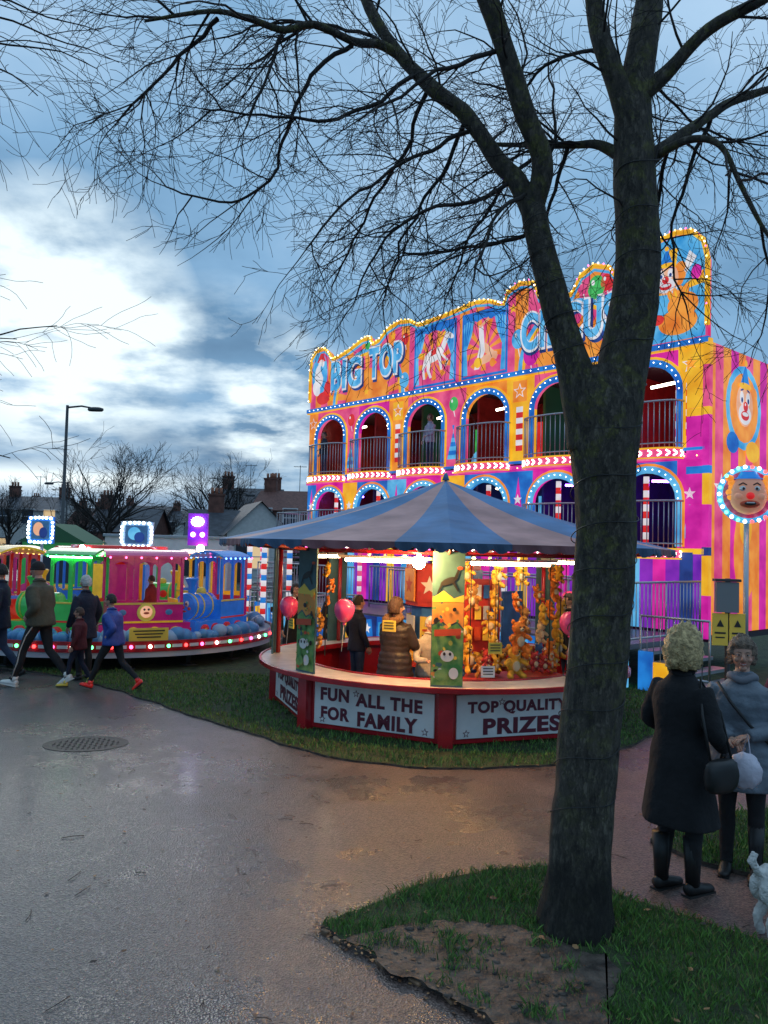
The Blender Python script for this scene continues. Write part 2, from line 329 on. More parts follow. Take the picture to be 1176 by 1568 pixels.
# ------------------------------------------------------------------ trees
def bark_mat(name,c1,c2,moss):
    m=bpy.data.materials.new(name); m.use_nodes=True; t=m.node_tree; b=t.nodes['Principled BSDF']; n=t.nodes.new; l=t.links.new
    tc=n('ShaderNodeTexCoord'); mp=n('ShaderNodeMapping'); mp.inputs['Scale'].default_value=(1,1,.40); l(tc.outputs['Object'],mp.inputs[0])
    a=n('ShaderNodeTexNoise'); a.inputs['Scale'].default_value=26; a.inputs['Detail'].default_value=10; a.inputs['Roughness'].default_value=.78; l(mp.outputs[0],a.inputs['Vector'])
    r=n('ShaderNodeValToRGB'); r.color_ramp.elements[0].position=.38; r.color_ramp.elements[1].position=.62; r.color_ramp.elements[0].color=(*c1,1); r.color_ramp.elements[1].color=(*c2,1); l(a.outputs['Fac'],r.inputs['Fac'])
    g=n('ShaderNodeTexNoise'); g.inputs['Scale'].default_value=8; g.inputs['Detail'].default_value=10; g.inputs['Roughness'].default_value=.82; l(tc.outputs['Object'],g.inputs['Vector'])
    gr=n('ShaderNodeMapRange'); gr.inputs[1].default_value=.50; gr.inputs[2].default_value=.58; gr.inputs[4].default_value=.75; l(g.outputs['Fac'],gr.inputs[0])
    sp=n('ShaderNodeSeparateXYZ'); l(tc.outputs['Object'],sp.inputs[0])
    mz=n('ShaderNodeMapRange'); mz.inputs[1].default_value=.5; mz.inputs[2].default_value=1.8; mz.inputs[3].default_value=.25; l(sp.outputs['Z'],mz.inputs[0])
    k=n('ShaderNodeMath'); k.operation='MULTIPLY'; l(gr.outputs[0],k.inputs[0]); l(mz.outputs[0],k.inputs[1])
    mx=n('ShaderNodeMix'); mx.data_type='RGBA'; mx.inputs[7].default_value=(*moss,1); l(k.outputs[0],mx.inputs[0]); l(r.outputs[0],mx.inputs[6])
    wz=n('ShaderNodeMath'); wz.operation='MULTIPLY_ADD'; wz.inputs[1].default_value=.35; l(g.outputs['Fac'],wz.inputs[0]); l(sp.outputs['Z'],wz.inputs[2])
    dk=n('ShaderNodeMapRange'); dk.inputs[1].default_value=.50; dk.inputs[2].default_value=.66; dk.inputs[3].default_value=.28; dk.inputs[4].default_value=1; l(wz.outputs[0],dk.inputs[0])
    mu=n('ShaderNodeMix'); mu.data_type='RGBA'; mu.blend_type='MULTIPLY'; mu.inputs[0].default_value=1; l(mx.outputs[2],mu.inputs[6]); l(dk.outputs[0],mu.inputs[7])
    v=n('ShaderNodeTexVoronoi'); v.feature='DISTANCE_TO_EDGE'; v.inputs['Scale'].default_value=30
    wv=n('ShaderNodeMix'); wv.data_type='VECTOR'; wv.inputs[0].default_value=.16; l(mp.outputs[0],wv.inputs[4]); l(a.outputs['Color'],wv.inputs[5]); l(wv.outputs[1],v.inputs['Vector'])
    cr=n('ShaderNodeMapRange'); cr.inputs[1].default_value=0; cr.inputs[2].default_value=.16; cr.inputs[3].default_value=.72; cr.inputs[4].default_value=1.05; l(v.outputs['Distance'],cr.inputs[0])
    mu3=n('ShaderNodeMix'); mu3.data_type='RGBA'; mu3.blend_type='MULTIPLY'; mu3.inputs[0].default_value=1; l(mu.outputs[2],mu3.inputs[6]); l(cr.outputs[0],mu3.inputs[7])
    l(mu3.outputs[2],b.inputs['Base Color']); b.inputs['Roughness'].default_value=.85
    ad=n('ShaderNodeMath'); ad.operation='MULTIPLY_ADD'; ad.inputs[1].default_value=.7; l(cr.outputs[0],ad.inputs[0]); l(a.outputs['Fac'],ad.inputs[2])
    bp=n('ShaderNodeBump'); bp.inputs['Strength'].default_value=1; bp.inputs['Distance'].default_value=.02; l(ad.outputs[0],bp.inputs['Height']); l(bp.outputs[0],b.inputs['Normal'])
    return m
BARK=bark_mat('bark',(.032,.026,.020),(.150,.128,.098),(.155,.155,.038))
TWIG=mat('twig_bark',(.018,.014,.012),.8)
def bumpfn(amp):
    def f(q,p,i,a):
        d=q-p; k=noise.noise(V((q.x*7,q.y*7,q.z*2.2)))*amp+noise.noise(V((q.x*22,q.y*22,q.z*6)))*amp*.35
        return q+d.normalized()*k if d.length>1e-6 else q
    return f
def limb(mb,P,rs,m,n=14,amp=.012,sub=6):
    pts=catmull(P,sub); N=len(pts); mb.tube(pts,lerp_list(rs,N),m,n=n,fn=bumpfn(amp)); return pts
def twig(mb,p,d,L,r,lv,mx,rng,droop=-.05,kids=(4,7),wob=.22,m=None,spread=(.45,1.0),rmin=.0014):
    k=max(4,int(5+L*3)); pts=[p.copy()]; q=p.copy(); d=d.normalized(); dirs=[d.copy()]
    for i in range(k):
        d=(d+V((rng.gauss(0,wob),rng.gauss(0,wob),rng.gauss(0,wob)+droop))).normalized()
        q=q+d*(L/k); pts.append(q.copy()); dirs.append(d.copy())
    n=3 if r<.006 else (5 if r<.014 else 8)
    mb.tube(pts,[max(r*(1-.75*i/k),rmin) for i in range(k+1)],m or TWIG,n=n,cap=False)
    if lv<mx:
        for c in range(rng.randint(*kids)):
            f=rng.uniform(.15,.97)*k; i=min(int(f),k-1); pp=pts[i].lerp(pts[i+1],f-i); dd=dirs[i]
            ax=dd.orthogonal().normalized(); ax=Matrix.Rotation(rng.uniform(0,6.28),3,dd)@ax
            nd=Matrix.Rotation(rng.uniform(*spread),3,ax)@dd
            twig(mb,pp,nd,L*rng.uniform(.38,.68),max(r*(1-.75*f/k)*.62,rmin),lv+1,mx,rng,droop,kids,wob,m,spread,rmin)
tree=empty('bare_tree',(0,0,0))
mb=MB(); Y=4.5
trunkP=[(1.10,Y,-.1),(1.12,Y,.12),(1.14,Y,.45),(1.17,Y,.99),(1.215,Y,1.5),(1.245,Y,1.95),(1.25,Y,2.4),(1.235,Y,2.7),(1.22,Y,2.95),(1.20,Y,3.15)]
def trf(q,p,i,a):
    q=bumpfn(.022)(q,p,i,a)
    if q.z<.22: d=(q-p); d.z=0; q=q+d*(.22-q.z)*(.5+.3*math.sin(a*5+1))
    return q
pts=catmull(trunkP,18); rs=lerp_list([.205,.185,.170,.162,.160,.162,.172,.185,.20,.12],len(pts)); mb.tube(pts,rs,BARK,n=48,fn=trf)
left=limb(mb,[(1.16,Y,2.70),(1.10,Y-.02,3.0),(1.03,Y-.03,3.22),(.94,Y-.04,3.51),(.85,Y-.03,3.84),(.80,Y,4.12)],[.13,.115,.092,.082,.075,.070],BARK,24,.012)
la=limb(mb,[(.82,Y,4.02),(.72,Y+.05,4.25),(.61,Y+.1,4.40),(.435,Y+.15,4.68),(.2,Y+.2,4.90),(.0,Y+.25,5.14),(-.2,Y+.3,5.5),(-.35,Y+.4,6.1)],[.066,.056,.052,.046,.042,.038,.03,.02],BARK,16,.008)
lb=limb(mb,[(.81,Y,4.05),(.84,Y-.08,4.3),(.72,Y-.15,4.56),(.59,Y-.22,4.89),(.46,Y-.3,5.16),(.3,Y-.4,5.5),(.1,Y-.5,6.1)],[.062,.060,.060,.056,.055,.05,.03],BARK,16,.008)
rl=limb(mb,[(1.27,Y,2.66),(1.31,Y,3.0),(1.37,Y+.02,3.3),(1.41,Y+.02,3.6),(1.415,Y+.02,3.92),(1.40,Y+.02,4.3),(1.385,Y+.03,4.72),(1.43,Y+.05,5.01),(1.5,Y+.1,5.42),(1.6,Y+.2,6.2)],[.16,.150,.138,.130,.125,.120,.10,.09,.075,.04],BARK,28,.016)
rb=limb(mb,[(1.39,Y,4.5),(1.30,Y-.02,4.75),(1.2,Y-.03,5.0),(1.15,Y,5.25),(1.05,Y,5.9)],[.085,.065,.058,.05,.03],BARK,16,.008)
r1=limb(mb,[(1.40,Y,4.30),(1.52,Y+.05,4.42),(1.68,Y+.1,4.56),(1.9,Y+.2,4.75),(2.12,Y+.3,4.92),(2.7,Y+.5,5.2)],[.07,.045,.036,.03,.026,.018],BARK,10,.005)
r2=limb(mb,[(1.41,Y,4.75),(1.55,Y-.05,4.85),(1.75,Y-.15,5.05),(2.1,Y-.3,5.2),(2.6,Y-.5,5.5)],[.06,.042,.034,.028,.015],BARK,10,.005)
r3=limb(mb,[(1.50,Y+.05,4.40),(1.66,Y-.1,4.44),(1.8,Y-.2,4.36),(1.9,Y-.25,4.1),(2.0,Y-.3,3.85),(2.15,Y-.3,3.65)],[.03,.022,.018,.013,.009,.006],BARK,8,.003)
r4=limb(mb,[(1.37,Y,4.35),(1.22,Y+.1,4.5),(1.08,Y+.2,4.55),(.9,Y+.35,4.62),(.6,Y+.6,4.75)],[.045,.028,.024,.02,.012],BARK,8,.003)
ll=limb(mb,[(.03,Y+.25,5.10),(-.10,Y+.2,5.14),(-.25,Y+.1,5.09),(-.48,Y,5.12),(-.65,Y-.05,5.05),(-.85,Y-.1,5.08),(-1.05,Y-.15,5.08),(-1.4,Y-.2,4.98)],[.032,.028,.024,.022,.02,.018,.014,.008],BARK,8,.003)
mb.obj('trunk_and_limbs',tree)
tw=MB(); rng=random.Random(5)
sec=[
 [(.52,.15,4.63),(.27,.1,4.48),(-.01,0,4.27),(-.3,-.1,4.0),(-.47,-.15,3.72)],
 [(.70,.05,4.24),(.43,.1,4.13),(.14,.1,4.05),(-.07,.1,3.88),(-.2,.1,3.55)],
 [(.12,.2,4.95),(-.16,.1,4.7),(-.45,0,4.56),(-.74,-.1,4.52),(-1.07,-.2,4.48)],
 [(-.25,.1,5.07),(-.5,.1,4.86),(-.6,.1,4.6),(-.73,.1,4.25),(-1.02,.1,4.1),(-1.35,.1,4.17)],
 [(-1.02,-.1,5.07),(-1.3,0,4.85),(-1.6,0,4.5)],
 [(-.65,0,5.04),(-.72,-.1,4.8),(-.8,-.15,4.45)],
 [(.84,0,3.95),(.63,.2,3.94),(.38,.4,3.95),(.1,.6,4.02)],
 [(.435,.15,4.68),(.3,.3,4.4),(.1,.4,4.1),(-.05,.5,3.7)],
 [(.6,-.2,4.87),(.3,-.3,4.7),(0,-.4,4.45),(-.2,-.5,4.3)],
 [(.78,.0,4.15),(.62,-.2,4.0),(.5,-.3,3.75),(.42,-.4,3.5)],
 [(.2,.2,4.9),(.05,.5,4.6),(-.2,.8,4.3),(-.4,1.0,3.9)],
 [(.9,.35,4.62),(.7,.5,4.4),(.5,.6,4.1),(.4,.7,3.8)],
 [(1.08,.2,4.55),(1.0,.3,4.3),(.95,.4,4.0),(.98,.45,3.7)],
 [(1.9,.2,4.75),(1.8,.3,4.4),(1.75,.4,4.0),(1.85,.4,3.6)],
 [(1.66,.1,4.55),(1.62,.3,4.3),(1.7,.35,4.0)],
 [(.8,.0,4.3),(.95,.2,4.5),(1.0,.3,4.8),(.95,.4,5.2)],
 [(0,.25,5.14),(-.3,.3,5.3),(-.7,.3,5.35),(-1.1,.3,5.2)],
 [(1.2,0,5.0),(1.0,.2,5.1),(.8,.4,5.0),(.5,.5,5.1)],
 [(1.43,.1,5.0),(1.6,.4,5.1),(1.9,.6,5.0),(2.2,.7,4.8)],
]
for s_ in sec:
    P=[V((x,Y+y,z)) for x,y,z in s_]; pts=catmull(P,5); pts=[q+noise.noise_vector(q*6)*.04 for q in pts]
    r0=.0145; n_=len(pts); tw.tube(pts,[r0*(1-.70*i/n_) for i in range(n_)],TWIG,n=6,cap=False)
    for c in range(11):
        i=rng.randint(1,n_-2); d=(pts[i+1]-pts[i]).normalized(); ax=Matrix.Rotation(rng.uniform(0,6.28),3,d)@d.orthogonal().normalized()
        nd=Matrix.Rotation(rng.uniform(.4,1.0),3,ax)@d
        twig(tw,pts[i],nd,rng.uniform(.35,.8),.0058,0,2,rng,-.03,(2,5),.17,rmin=.0016)
    twig(tw,pts[-1],pts[-1]-pts[-2],.5,.004,0,2,rng,-.02,(3,5),.17,rmin=.0016)
for (L_,cnt) in ((la,9),(lb,9),(rb,7),(rl,8),(r1,9),(r2,9),(r3,8),(r4,8),(ll,9)):
    for c in range(cnt):
        i=rng.randint(len(L_)//3,len(L_)-2); d=(L_[i+1]-L_[i]).normalized(); ax=Matrix.Rotation(rng.uniform(0,6.28),3,d)@d.orthogonal().normalized()
        nd=Matrix.Rotation(rng.uniform(.5,1.2),3,ax)@d
        twig(tw,L_[i],nd,rng.uniform(.5,1.0),.0085,0,2,rng,-.04,(4,6),.18,rmin=.0016)
tw.obj('twigs',tree)
CB=mat('black_cable',(.012,.012,.012),.5)
b=MB(); P=[]
for i in range(620):
    z=.55+i/620*3.9; a=i*.155+.3*math.sin(i*.05)
    if z<2.85: c=V((1.12+(z-.45)*.085 if z<1.95 else 1.245,Y,z)); r=.173 if z<2.0 else .176+.028*(z-2.0)
    else: c=V((1.31+(z-3)*.13 if z<3.7 else 1.41,Y+.02,z)); r=.157-.02*(z-2.9)
    P.append(c+V((math.cos(a)*r,math.sin(a)*r,.02*math.sin(i*.31))))
b.tube(P,.0032,CB,n=4)
P=[]
for i in range(160):
    z=3.1+i/160*.95; a=i*.2; c=V((1.06-(z-3.1)*.27,Y-.03,z)); r=.110-.03*(z-3.1); P.append(c+V((math.cos(a)*r,math.sin(a)*r,0)))
b.tube(P,.003,CB,n=4)
b.obj('light_cable',tree)
t2=empty('bare_tree',(-6.4,9,0)); mb=MB(); rng=random.Random(21)
limb(mb,[(0,0,-.1),(0,0,2),(.1,0,4),(.1,0,6),(.2,.1,9)],[.24,.2,.17,.13,.05],BARK,16,.015)
t2b=MB()
for (z,dz,L_) in [(3.2,.15,2.4),(4.0,.22,2.5),(4.6,.12,1.9),(7.2,.16,2.9),(7.8,.1,3.0),(8.2,0,2.8),(8.6,.1,3.0)]:
    a=rng.uniform(-.3,.2); twig(t2b,V((.1,0,z)),V((math.cos(a),math.sin(a),dz)),L_,.022,0,2,rng,-.02,(5,7),.12,rmin=.003)
for i in range(12):
    a=rng.uniform(1.6,4.9); twig(t2b,V((.1,0,rng.uniform(3,8.5))),V((math.cos(a),math.sin(a),.5)),2.4,.03,0,2,rng,0,(5,7),.15)
mb.obj('trunk',t2); t2b.obj('twigs',t2)
def far_tree(loc,h,seed,spread=.9):
    e=empty('bare_tree',loc); rng=random.Random(seed); mb=MB()
    mb.tube([(0,0,0),(0,0,h*.25),(.1,0,h*.45)],[h*.03,h*.024,h*.018],TWIG,n=8)
    for i in range(15):
        a=rng.uniform(0,6.28); twig(mb,V((0,0,h*rng.uniform(.22,.45))),V((math.cos(a)*spread,math.sin(a)*spread,rng.uniform(.6,1.6))),h*rng.uniform(.35,.55),h*.010,0,3,rng,.03,(3,5),.14,spread=(.3,.7),rmin=.008)
    mb.obj('branches',e)
far_tree((-16.6,48,0),7.6,1); far_tree((-18.9,50,0),5.8,2); far_tree((-13.0,60,0),8.6,3); far_tree((-20.5,75,0),6,4); far_tree((-11.6,62,0),7.2,5); far_tree((-31,66,0),6.5,6)
# ------------------------------------------------------------------ houses
BRICK=mat('brick',(.14,.058,.042),.85,var=.3,vscale=3,bump=.3,bscale=20); REND=mat('cream_render',(.50,.50,.48),.8,var=.08); SLATE=mat('slate_roof',(.05,.055,.068),.6,var=.3,vscale=3); TILE=mat('tile_roof',(.12,.05,.04),.8,var=.3)
GLS=mat('window_glass',(.03,.04,.06),.1); WIN_L=mat('lit_window',(.9,.6,.3),.5,emit=.6,nosample=True); WF=mat('window_frame',(.6,.6,.6),.6); POT=mat('chimney_pot',(.3,.12,.07),.8)
def house(name,loc,rz,wd,dp,hw,hr,wm,rm,ch=(0.1,.9),nw=3,gable_front=False):
    e=empty(name,loc,rz); b=MB(); x=wd/2;y=dp/2
    b.box((0,0,hw/2),(wd,dp,hw),wm); b.obj('walls',e)
    b=MB()
    if gable_front:
        b.add([(-x,-y,hw),(x,-y,hw),(0,-y,hw+hr),(-x,y,hw),(x,y,hw),(0,y,hw+hr)],[(0,1,2),(3,5,4)],wm)
        o=.2; k=hr/x; b.add([(-x-o,-y-o,hw-o*k),(0,-y-o,hw+hr+.05),(0,y+o,hw+hr+.05),(-x-o,y+o,hw-o*k),(x+o,-y-o,hw-o*k),(x+o,y+o,hw-o*k)],[(0,1,2,3),(1,4,5,2)],rm)
    else:
        b.add([(-x,-y,hw),(-x,y,hw),(-x,0,hw+hr),(x,-y,hw),(x,y,hw),(x,0,hw+hr)],[(0,2,1),(3,4,5)],wm)
        o=.2; k=hr/y; b.add([(-x-o,-y-o,hw-o*k),(x+o,-y-o,hw-o*k),(x+o,0,hw+hr+.05),(-x-o,0,hw+hr+.05),(x+o,y+o,hw-o*k),(-x-o,y+o,hw-o*k)],[(0,1,2,3),(3,2,4,5)],rm)
    b.obj('roof',e)
    b=MB()
    for c in ch:
        cx=-x+c*wd; b.box((cx,0,hw+hr+.1),(.9,.55,1.6),BRICK); b.box((cx,0,hw+hr+.93),(1.0,.65,.12),BRICK)
        for k in(-.25,0,.25): b.tube([(cx+k,0,hw+hr+.98),(cx+k,0,hw+hr+1.35)],.09,POT,n=8)
    if ch: cx=-x+.5*wd; b.tube([(cx,0,hw+hr),(cx,0,hw+hr+2.0)],.025,DSTEEL,n=5); b.tube([(cx-.5,0,hw+hr+1.9),(cx+.5,0,hw+hr+1.9)],.02,DSTEEL,n=4); [b.tube([(cx-.4+.2*q,-.25,hw+hr+1.9),(cx-.4+.2*q,.25,hw+hr+1.9)],.015,DSTEEL,n=4) for q in range(5)]
    b.obj('chimneys',e)
    b=MB()
    for fl in range(2 if hw>4 else 1):
        for i in range(nw):
            wx=-x+(i+.5)*wd/nw; wz=1.4+fl*2.6
            b.box((wx,-y-.02,wz),(1.1,.06,1.4),WF); b.box((wx,-y-.05,wz),(.95,.04,1.25),GLS if (i+fl)%3 else WIN_L); b.box((wx,-y-.08,wz),(.95,.03,.06),WF)
    b.box((-x+.3*wd/nw*.6+.3,-y-.03,1.05),(.9,.08,2.1),DRK); b.obj('windows_and_door',e)
house('brick_house',(-10.8,64,0),rad(5),5,7,4.9,1.6,BRICK,SLATE,(.15,.9),2)
house('brick_house',(-6.4,60,0),rad(-4),5.5,7,4.6,1.5,BRICK,TILE,(.1,),3)
house('rendered_house',(-7.6,46,0),rad(20),3.6,5,2.7,1.7,REND,SLATE,(),1,True)
house('rendered_house',(-9.9,47,0),rad(8),2.8,5,2.4,1.6,REND,SLATE,(.5,),1)
house('terraced_house',(-32,74,0),rad(8),5.5,7,4.6,1.3,REND,SLATE,(.1,.9),3)
house('terraced_house',(-37.5,76,0),rad(8),5.5,7,4.4,1.3,BRICK,SLATE,(.1,.9),3)
house('terraced_house',(-27,76,0),rad(2),5.0,7,3.4,1.3,BRICK,TILE,(.5,),3)
house('brick_house',(-19,60,0),rad(3),4.5,6,2.8,1.7,BRICK,SLATE,(.1,),2)
house('brick_house',(-14.5,74,0),rad(3),6,6,3.0,1.4,BRICK,SLATE,(.9,),2)
for i in range(9): house('terraced_house',(-62+i*6.2,105,0),0,6.2,8,4.6+(i%2)*.5,1.6,BRICK if i%3 else REND,SLATE,(.1,),3)
for i in range(8): house('terraced_house',(5+i*7,70,0),0,7,8,5,2,BRICK,SLATE,(.1,),3)
HED=mat('hedge',(.018,.026,.014),.9,var=.5,vscale=1.5)
b=MB(); rng=random.Random(3)
for i in range(9000):
    x=rng.uniform(-60,50); y=55+rng.uniform(-1,1)+.05*abs(x)-(8 if x<-22 else 0); z=rng.uniform(0,1.7+noise.noise(V((x*.3,0,0)))*.7); s_=.16
    q=V((rng.gauss(0,1),rng.gauss(0,1),rng.gauss(0,1))).normalized(); o=q.orthogonal().normalized()*s_; p=q.cross(o)
    b.add([V((x,y,z))+o,V((x,y,z))+p,V((x,y,z))-o],[(0,1,2)],HED)
b.box((-5,56.5,.7),(110,1,1.4),HED); b.obj('hedge')
def lamp(loc,h,arm,two=False):
    e=empty('street_lamp',loc); b=MB(); b.tube([(0,0,0),(0,0,1.2),(0,0,1.25),(0,0,h)],[.13,.13,.085,.06],DSTEEL,n=12)
    b.tube([(0,0,h-.1),(arm*.5,0,h-.02),(arm,0,h-.12)],[.045,.04,.035],DSTEEL,n=8); b.obj('column_and_arm',e)
    b=MB(); b.rings([(h-.24,.30,.1,arm,0),(h-.18,.36,.13,arm,0),(h-.1,.34,.12,arm,0),(h-.06,.2,.08,arm,0)],DSTEEL,16); b.obj('lantern',e)
lamp((-14.1,35,0),8.0,1.25); lamp((-23.9,60,0),6.4,-1.4); lamp((-11.0,60,0),5.9,.9)
# ------------------------------------------------------------------ funhouse
fh=empty('big_top_funhouse',(-2.2,22.8,0),rad(-48.2)); LEN=11.8
arches=[1.0,2.8,4.7,6.65,8.6,10.65]; AW=.60
def wall_level(b,z0,zs,z1,y,matcol,spm):
    xs=[0]
    for i,c in enumerate(arches):
        l,r=c-AW,c+AW
        b.box(((xs[-1]+l)/2,y+.05,(z0+z1)/2),(l-xs[-1],.1,z1-z0),matcol[i%len(matcol)])
        n=14; A=[(c-AW*math.cos(math.pi*k/n),zs+AW*.85*math.sin(math.pi*k/n)) for k in range(n+1)]
        for k in range(n):
            (xa,za),(xb,zb)=A[k],A[k+1]
            b.add([(xa,y,za),(xb,y,zb),(xb,y,z1),(xa,y,z1),(xa,y+.1,za),(xb,y+.1,zb)],[(0,1,2,3),(0,4,5,1)],spm[i%len(spm)])
        xs.append(r)
    b.box(((xs[-1]+LEN)/2,y+.05,(z0+z1)/2),(LEN-xs[-1],.1,z1-z0),matcol[-1])
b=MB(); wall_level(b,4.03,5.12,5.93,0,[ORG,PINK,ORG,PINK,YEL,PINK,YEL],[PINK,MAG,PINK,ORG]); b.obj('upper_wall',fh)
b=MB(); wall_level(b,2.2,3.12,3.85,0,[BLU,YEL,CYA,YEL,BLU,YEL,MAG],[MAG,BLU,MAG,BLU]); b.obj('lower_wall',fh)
b=MB()
def rim(z0,zs,m1,m2,bulb):
    for c in arches:
        for off,mm,rr in ((.05,m1,(.075,.030)),(.135,m2,(.028,.022))):
            w_=AW+off; P=[(c-w_,-.02,z0),(c-w_,-.02,zs)]+[(c-w_*math.cos(math.pi*k/14),-.02,zs+(AW*.85+off)*math.sin(math.pi*k/14)) for k in range(1,14)]+[(c+w_,-.02,zs),(c+w_,-.02,z0)]
            b.tube(P,[rr]*len(P),mm,n=8)
            if mm is m1:
                for q in catmull(P[1:-1],1): b.sphere(q+V((0,-.045,0)),.012,bulb,6,4)
rim(4.03,5.12,BLU,YEL,L_W); rim(2.25,3.12,CYA,ORG,L_C)
b.obj('arch_rims',fh)
b=MB(); INR=mat('interior_red',(.26,.02,.02),.5,var=.2); IND=mat('interior_dark',(.03,.02,.03),.7); ING=mat('interior_green',(.02,.13,.07),.6); INB=mat('interior_blue',(.02,.03,.20),.5,var=.2)
b.box((LEN/2,2.7,4.9),(LEN,.1,2.1),INR); b.box((LEN/2,2.7,2.3),(LEN,.1,3.2),INB)
for i,z in enumerate((.7,2.2,4.0,5.93)): b.box((LEN/2,1.4,z-.07),(LEN-.02,2.55,.1),IND)
for i in range(1,6):
    x=(arches[i-1]+arches[i])/2; b.box((x,1.75,4.97),(.06,1.8,1.9),INR if i%2 else ING); b.box((x,1.75,3.0),(.06,1.8,1.5),INB)
b.box((.06,1.4,3.3),(.1,2.6,5.2),INR)
b.obj('interior',fh)
b=MB()
for i,c in enumerate(arches):
    for k,(dx,z0,z1,ca) in enumerate(((.35,4.03,5.5,(RED,WHT)if i%2 else (GRN,WHT)),(-.3,2.25,3.6,(RED,WHT)))):
        n=10
        for j in range(n):
            za=z0+(z1-z0)*j/n; b.tube([(c+dx,.5,za),(c+dx,.5,za+(z1-z0)/n)],.055,ca[j%2],n=10)
    b.tube([(c-.45,.9,5.42),(c+.45,.9,5.48)],.03,L_IN,n=6)
    b.tube([(c-.4,.9,3.55),(c+.4,.9,3.5)],.028,(L_PU,L_IN,L_PU,L_IN,L_PU,L_PU)[i],n=6)
    b.box((c-.2,2.4,4.7),(.5,.1,1.2),(ORG,BLU,GRN,RED,CYA,MAG)[i])
    b.box((c+.1,2.3,2.9),(.6,.1,1.1),(BLU,MAG,YEL,CYA,MAG,PUR)[i])
    b.sphere((c+.1,1.9,4.35),(.2,.2,.3),(RED,YEL,CYA,RED,GRN,YEL)[i],10,8)
b.obj('interior_fittings',fh)
def balcony(b,c,z,dep=.42,hw=.74,rh=.85):
    n=12; P=[(c-hw*math.cos(math.pi*k/n),-dep*math.sin(math.pi*k/n)**.6) for k in range(n+1)]
    top=[(x,y,z) for x,y in P]; bot=[(x,y,z-.2) for x,y in P]
    b.add(top+bot,[tuple(range(n,-1,-1)),tuple(range(n+1,2*n+2))],PINK)
    b.add(top+bot,[(i,i+1,n+2+i,n+1+i) for i in range(n)],PINK)
    for i in range(n):
        (xa,ya),(xb,yb)=P[i],P[i+1]
        if math.hypot(xb-xa,yb-ya)<.05: continue
        mx_,my_=(xa+xb)/2,(ya+yb)/2; a=math.atan2(yb-ya,xb-xa); nx,ny=math.sin(a),-math.cos(a)
        Rz=Matrix.Rotation(a,3,'Z')
        for sgn in(1,-1): b.box((mx_+nx*.012,my_+ny*.012,z-.1+sgn*.028),(.08,.02,.024),L_W,rot=Rz@Matrix.Rotation(sgn*.6,3,'Y'))
        b.box((mx_+nx*.012,my_+ny*.012,z-.015),(math.hypot(xb-xa,yb-ya),.03,.03),YEL,rot=Rz)
        b.box((mx_+nx*.012,my_+ny*.012,z-.19),(math.hypot(xb-xa,yb-ya),.03,.025),YEL,rot=Rz)
    b.tube([(x,y*.93,z+rh) for x,y in P],.02,STEEL,n=6); b.tube([(x,y*.93,z+.08) for x,y in P],.014,STEEL,n=6)
    for i in range(21):
        f=i/20*n; k=min(int(f),n-1); x=P[k][0]+(P[k+1][0]-P[k][0])*(f-k); y=(P[k][1]+(P[k+1][1]-P[k][1])*(f-k))*.93
        b.tube([(x,y,z),(x,y,z+rh)],.011,STEEL,n=4)
b=MB()
for c in arches: balcony(b,c,4.03); balcony(b,c,2.22)
b.obj('balconies',fh)
prof=[(0,6.2),(.0,7.1),(.08,7.45),(.3,7.65),(.62,7.66),(.85,7.5),(1.0,7.3),(1.3,7.32),(1.8,7.45),(2.3,7.62),(2.62,7.62),(2.7,7.42),(3.0,7.5),(3.3,7.72),(3.7,7.82),(4.1,7.78),(4.4,7.62),(4.6,7.62),(5.2,7.66),(5.8,7.72),(6.3,7.78),(6.7,7.72),(7.0,7.6),(7.15,7.55),(7.25,7.8),(7.6,7.92),(7.95,7.85),(8.1,7.5),(8.6,7.35),(8.95,7.4),(9.15,7.72),(9.45,7.85),(9.8,7.72),(9.95,7.5),(10.3,7.5),(10.5,7.65),(10.62,7.8),(10.9,7.98),(11.2,8.03),(11.5,7.97),(11.72,7.75),(11.8,7.4),(11.8,6.2)]
def top(s):
    best=6.2
    for i in range(1,len(prof)-2):
        a,b_=prof[i],prof[i+1]
        if a[0]<=s<=b_[0] and b_[0]>a[0]: best=a[1]+(b_[1]-a[1])*(s-a[0])/(b_[0]-a[0])
    return best
b=MB(); n=236
sc=[PINK,ORG]
for i in range(n):
    s0=LEN*i/n; s1=LEN*(i+1)/n; m=sc[int((s0+.12*math.sin(s0*2))/.30)%2]
    z0,z1=top(s0+1e-4),top(s1-1e-4)
    b.add([(s0,0,5.93),(s1,0,5.93),(s1,0,z1),(s0,0,z0),(s0,.12,5.93),(s1,.12,5.93),(s1,.12,z1),(s0,.12,z0)],[(0,1,2,3),(5,4,7,6),(3,2,6,7)],m)
b.obj('sign_wall',fh)
b=MB(); P=[(s,-.02,z) for s,z in prof[0:]]
b.tube(P,[(.05,.05)]*len(P),YEL,n=8)
P2=[(s,-.015,z-.09) for s,z in prof[1:-1]]; b.tube(P2,[(.03,.03)]*len(P2),CYA,n=6)
Q=catmull(P,3)
for i,q in enumerate(Q): b.sphere(q+V((0,-.05,.03)),.018,(L_Y,L_W,L_P)[i%3] if q.x>7 else (L_W,L_Y,L_Y)[i%3],6,4)
b.box((LEN/2,-.03,5.93),(LEN+.1,.12,.10),BLU); b.box((LEN/2,-.03,5.86),(LEN+.1,.08,.03),YEL)
for i in range(60): b.sphere((.1+i*LEN/60,-.1,5.93),.011,L_W,6,4)
b.box((LEN/2,-.03,4.0),(LEN,.1,.05),BLU); b.box((LEN/2,-.02,3.87),(LEN,.08,.12),MAG); b.box((LEN/2,-.03,2.17),(LEN,.1,.1),YEL)
for i in range(50): b.sphere((.1+i*LEN/50,-.09,3.87),.014,L_Y,6,4)
b.obj('trim_and_bulbs',fh)
